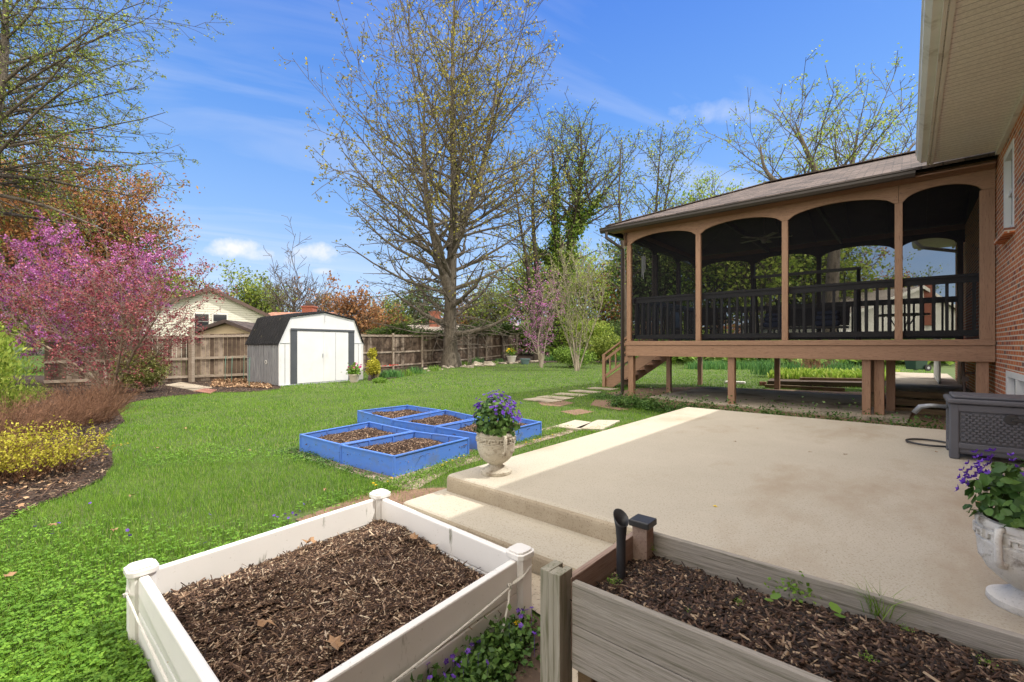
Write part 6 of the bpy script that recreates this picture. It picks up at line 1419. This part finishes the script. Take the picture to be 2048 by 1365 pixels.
# plants beside the shed
bush('nandina_shrub', 'upright shrub with yellow-orange leaf tips just right of the shed', 'shrub', tuple(G(745,760))+(0,), (.42,.42,.62), 2600, .07, M['lf_yellow'], 91)
bush('low_shrub', 'upper yellow-orange tuft above the yellow shrub right of the shed', 'shrub', tuple(WD(748, 18.5, .75)), (.28,.28,.36), 900, .07, M['lf_yellow'], 92)
bush('low_shrub', 'low mounded bright green plant in front of the yellow shrub', 'shrub', tuple(G(757,766))+(0,), (.42,.3,.14), 1500, .05, M['leaf_bright'], 93, stems=0)
for k, px in enumerate((768, 777, 786, 795, 782)):
    w = WD(px, 19+k*.3); border_tuft(px, 757-k*.7, .32, 1, M['strap'], ('leftmost clump of tulip leaves right of the yellow shrub', 'second clump of tulip leaves from the shed', 'tulip leaves in the middle of the clump row by the shed', 'fourth clump of tulip leaves from the shed', 'tulip leaf clump standing behind its neighbours by the shed')[k], 'plant', 60, .035, 'tulip', 'tulips beside the shed', .10)
    for j in range(4): flower((w.x+rk.uniform(-.2,.2), w.y+rk.uniform(-.2,.2), .38), .055, M['petal_red'], 'red tulip bloom right of the yellow shrub by the shed', 'red tulip blooms', up=.08, seedv=k*5+j)
for k, (px, py, h) in enumerate(((815,752,.3),(832,748,.35),(870,742,.3),(955,728,.45),(985,730,.25),(1000,726,.3),(925,732,.3))):
    border_tuft(px, py, h, 1, M['strap'] if k % 2 else M['leaf_bright'], ('bright low plant beyond the tulips', 'dark strap-leaved plant left of the stone edging', 'small plant at the foot of the fence left of the tallest tree', 'dark strappy plant above the large rocks', 'small green plant right of the largest rock', 'green plant left of the white pot', 'small plant right of the tallest tree trunk')[k], 'plant', 90, .03, 'border_plant', spread=.2)
# thin green stakes in front of the left fence
for k, (px, y0) in enumerate(((450,757),(463,760),(487,755),(498,768))):
    b = G(px, y0+8); tag(MB().tube([(b[0],b[1],0),(b[0]+.03,b[1],.55),(b[0]+.01,b[1]+.02,.95)], .011, 5).build('plant_stake', M['stake_green'] if 'stake_green' in M else mat('stake_green', [(.10,.22,.17),(.14,.27,.21)], 3, .6, 0)), ('thin green stake by the left fence, leftmost', 'thin green stake, second by the left fence', 'thin green stake, third by the left fence', 'thin green stake nearest the shed')[k], 'stake')
# white splash block and bricks under the porch
b = G(1470, 768); tag(MB().obox(b, (1,.1), .32, .12, .0, .09).build('splash_block', M['white_alu'], bevel=.03), 'white plastic downspout extension lying on grass beyond the porch', 'drain pipe')
b = G(1526, 772); tag(MB().obox(b, (1,.1), .1, .06, 0, .13).build('loose_bricks', M['brick_paver'], bevel=.006), 'small orange brick at the corner of the hosta bed', 'brick')

# ---- neighbouring houses
def gable_house(name, label, D, pxl, pxr, zw, pxp, zp, depth, wallm, roofm, trim='roof_trim', wins=(), cat='house', over=.35, turn=4.5, tw=.28):
    """gable end facing the yard"""
    A = WD(pxl, D); B = WD(pxr, D+turn); u = Vector((B.x-A.x, B.y-A.y, 0)); Wd = u.length; u.normalize(); v = Vector((-u.y, u.x, 0))
    if v.dot(Vector((DV[0], DV[1], 0))) < 0: v = -v
    z0 = min(A.z, B.z)-.2; t = empty(name, (A+B)/2, label, cat); k = (pxp-pxl)/(pxr-pxl)*Wd; Pk = A+u*k
    def Q(a, b, z): return Vector((A.x, A.y, 0))+u*a+v*b+Vector((0, 0, z))
    MB().slab([Q(0,0,z0),Q(Wd,0,z0),Q(Wd,0,zw),Q(k,0,zp),Q(0,0,zw)], tuple(v*depth)).build('wall', wallm, t)
    for a0, za, a1, zb in ((-over, zw-over*(zp-zw)/k, k, zp), (k, zp, Wd+over, zw-over*(zp-zw)/(Wd-k))):
        MB().slab([Q(a0,-.3,za+.02),Q(a1,-.3,zb+.02),Q(a1,depth+.3,zb+.02),Q(a0,depth+.3,za+.02)], (0,0,.12)).build('roof', roofm, t)
        MB().slab([Q(a0,-.34,za+.16-tw),Q(a1,-.34,zb+.16-tw),Q(a1,-.34,zb+.16),Q(a0,-.34,za+.16)], tuple(v*.05)).build('rake_trim', M[trim], t)
    for a, z, w, h in wins:
        f = MB().slab([Q(a-w/2-.09,-.04,z-.09),Q(a+w/2+.09,-.04,z-.09),Q(a+w/2+.09,-.04,z+h+.09),Q(a-w/2-.09,-.04,z+h+.09)], tuple(v*.05)).build('window', M['white_trim'], t)
        MB().slab([Q(a-w/2,-.06,z),Q(a+w/2,-.06,z),Q(a+w/2,-.06,z+h*.48),Q(a-w/2,-.06,z+h*.48)], tuple(v*.01)).build('pane', M['dark_glass'], f); MB().slab([Q(a-w/2,-.06,z+h*.52),Q(a+w/2,-.06,z+h*.52),Q(a+w/2,-.06,z+h),Q(a-w/2,-.06,z+h)], tuple(v*.01)).build('pane', M['dark_glass'], f)
    return t, Q
mat('roof_trim', [(.10,.06,.05), (.13,.085,.07)], 3, .6, 0); mat('tan_stucco', [(.62,.50,.33), (.68,.56,.38)], 3, .9, .2)
brickmat('shingle_orange', [(0,.30,.13,.08), (1,.42,.21,.14)], (.2,.09,.06), bw=.6, bh=.22, mw=.03, planar='flat'); brickmat('shingle_grey', [(0,.20,.17,.145), (1,.28,.245,.21)], (.2,.17,.14), bw=.6, bh=.22, mw=.03, planar='flat')
mat('orange_panel', [(.42,.17,.07), (.50,.22,.10)], 3, .8, .1)
mat('chimney_brick', [(.26,.09,.06), (.34,.13,.085)], 14, .9, .3)
gable_house('neighbour_house', 'cream-sided house with brown roof edge and white windows beyond the left fence', 32, 285, 530, 3.75, 412, 5.55, 9, M['siding'], M['shingle'], wins=((4.6,2.55,.85,1.1),(3.45,2.55,.85,1.1),(8.3,2.6,.6,.8)))
def low_roof(name, label, D, px0, px1, z0, z1, depth, roofm, chim=None, wallm='white_alu'):
    A = WD(px0, D); B = WD(px1, D); u = Vector((B.x-A.x, B.y-A.y, 0)); L = u.length; u.normalize(); v = Vector((DV[0], DV[1], 0)); t = empty(name, (A+B)/2, label, 'house')
    def Q(a, b, z): return Vector((A.x, A.y, 0))+u*a+v*b+Vector((0, 0, z))
    MB().slab([Q(0,.4,-.3),Q(L,.4,-.3),Q(L,.4,z0),Q(0,.4,z0)], tuple(v*depth)).build('wall', M[wallm], t)
    MB().slab([Q(-.4,0,z0),Q(L+.4,0,z0),Q(L+.4,depth*.55,z1),Q(-.4,depth*.55,z1)], (0,0,.14)).build('roof', roofm, t)
    MB().slab([Q(-.4,depth*.55,z1),Q(L+.4,depth*.55,z1),Q(L+.4,depth*1.1,z0),Q(-.4,depth*1.1,z0)], (0,0,.14)).build('roof', roofm, t)
    if chim:
        px, w, zt = chim; c = WD(px, D+depth*.5); c = (c.x, c.y); MB().obox(c, (u.x, u.y), w/2, w/2, z0, zt).obox(c, (u.x, u.y), w/2+.08, w/2+.08, zt, zt+.12).build('chimney', M['chimney_brick'], t); MB().obox(c, (u.x, u.y), w*.3, w*.3, zt+.125, zt+.35).build('chimney_cap', M['iron'], t)
low_roof('neighbour_house', 'house with orange-brown shingle roof and brick chimney behind the shed', 38, 505, 625, 3.25, 4.2, 7, M['shingle_orange'], (619, .95, 4.75))
low_roof('neighbour_house', 'long low house with tan-grey roof and brick chimney beyond the juniper-topped fence', 48, 795, 1010, 2.3, 3.5, 8, M['shingle_grey'], (870, 1.1, 5.0))
gable_house('neighbour_house', 'small house end with white rake boards and orange gable over the fence', 50, 1006, 1058, 2.4, 1026, 3.6, 6, M['orange_panel'], M['shingle_grey'], trim='white_alu')
gable_house('neighbour_shed', 'tan neighbouring shed with shallow gable just over the left fence', 21, 388, 515, 1.84, 456, 2.36, 3, M['tan_stucco'], M['shingle'], cat='shed', over=.1, trim='iron', turn=.3, tw=.16)
gable_house('neighbour_house', 'white house with gable and windows seen through the right porch screens', 36, 1655, 1960, 3.1, 1830, 6.2, 9, M['white_alu'], M['shingle_grey'], trim='white_alu', wins=((1.8,1.2,.9,1.2),(4.2,1.2,.9,1.2)))
w = WD(1850, 39); t = empty('brick_chimney', w, 'brick chimney on the white house seen through the right porch bay', 'chimney'); MB().obox(w, (1,0), .45, .45, 3, 6.9).build('stack', M['chimney_brick'], t); MB().obox(w, (1,0), .5, .5, 6.9, 7.05).build('chimney_cap', M['chimney_brick'], t)
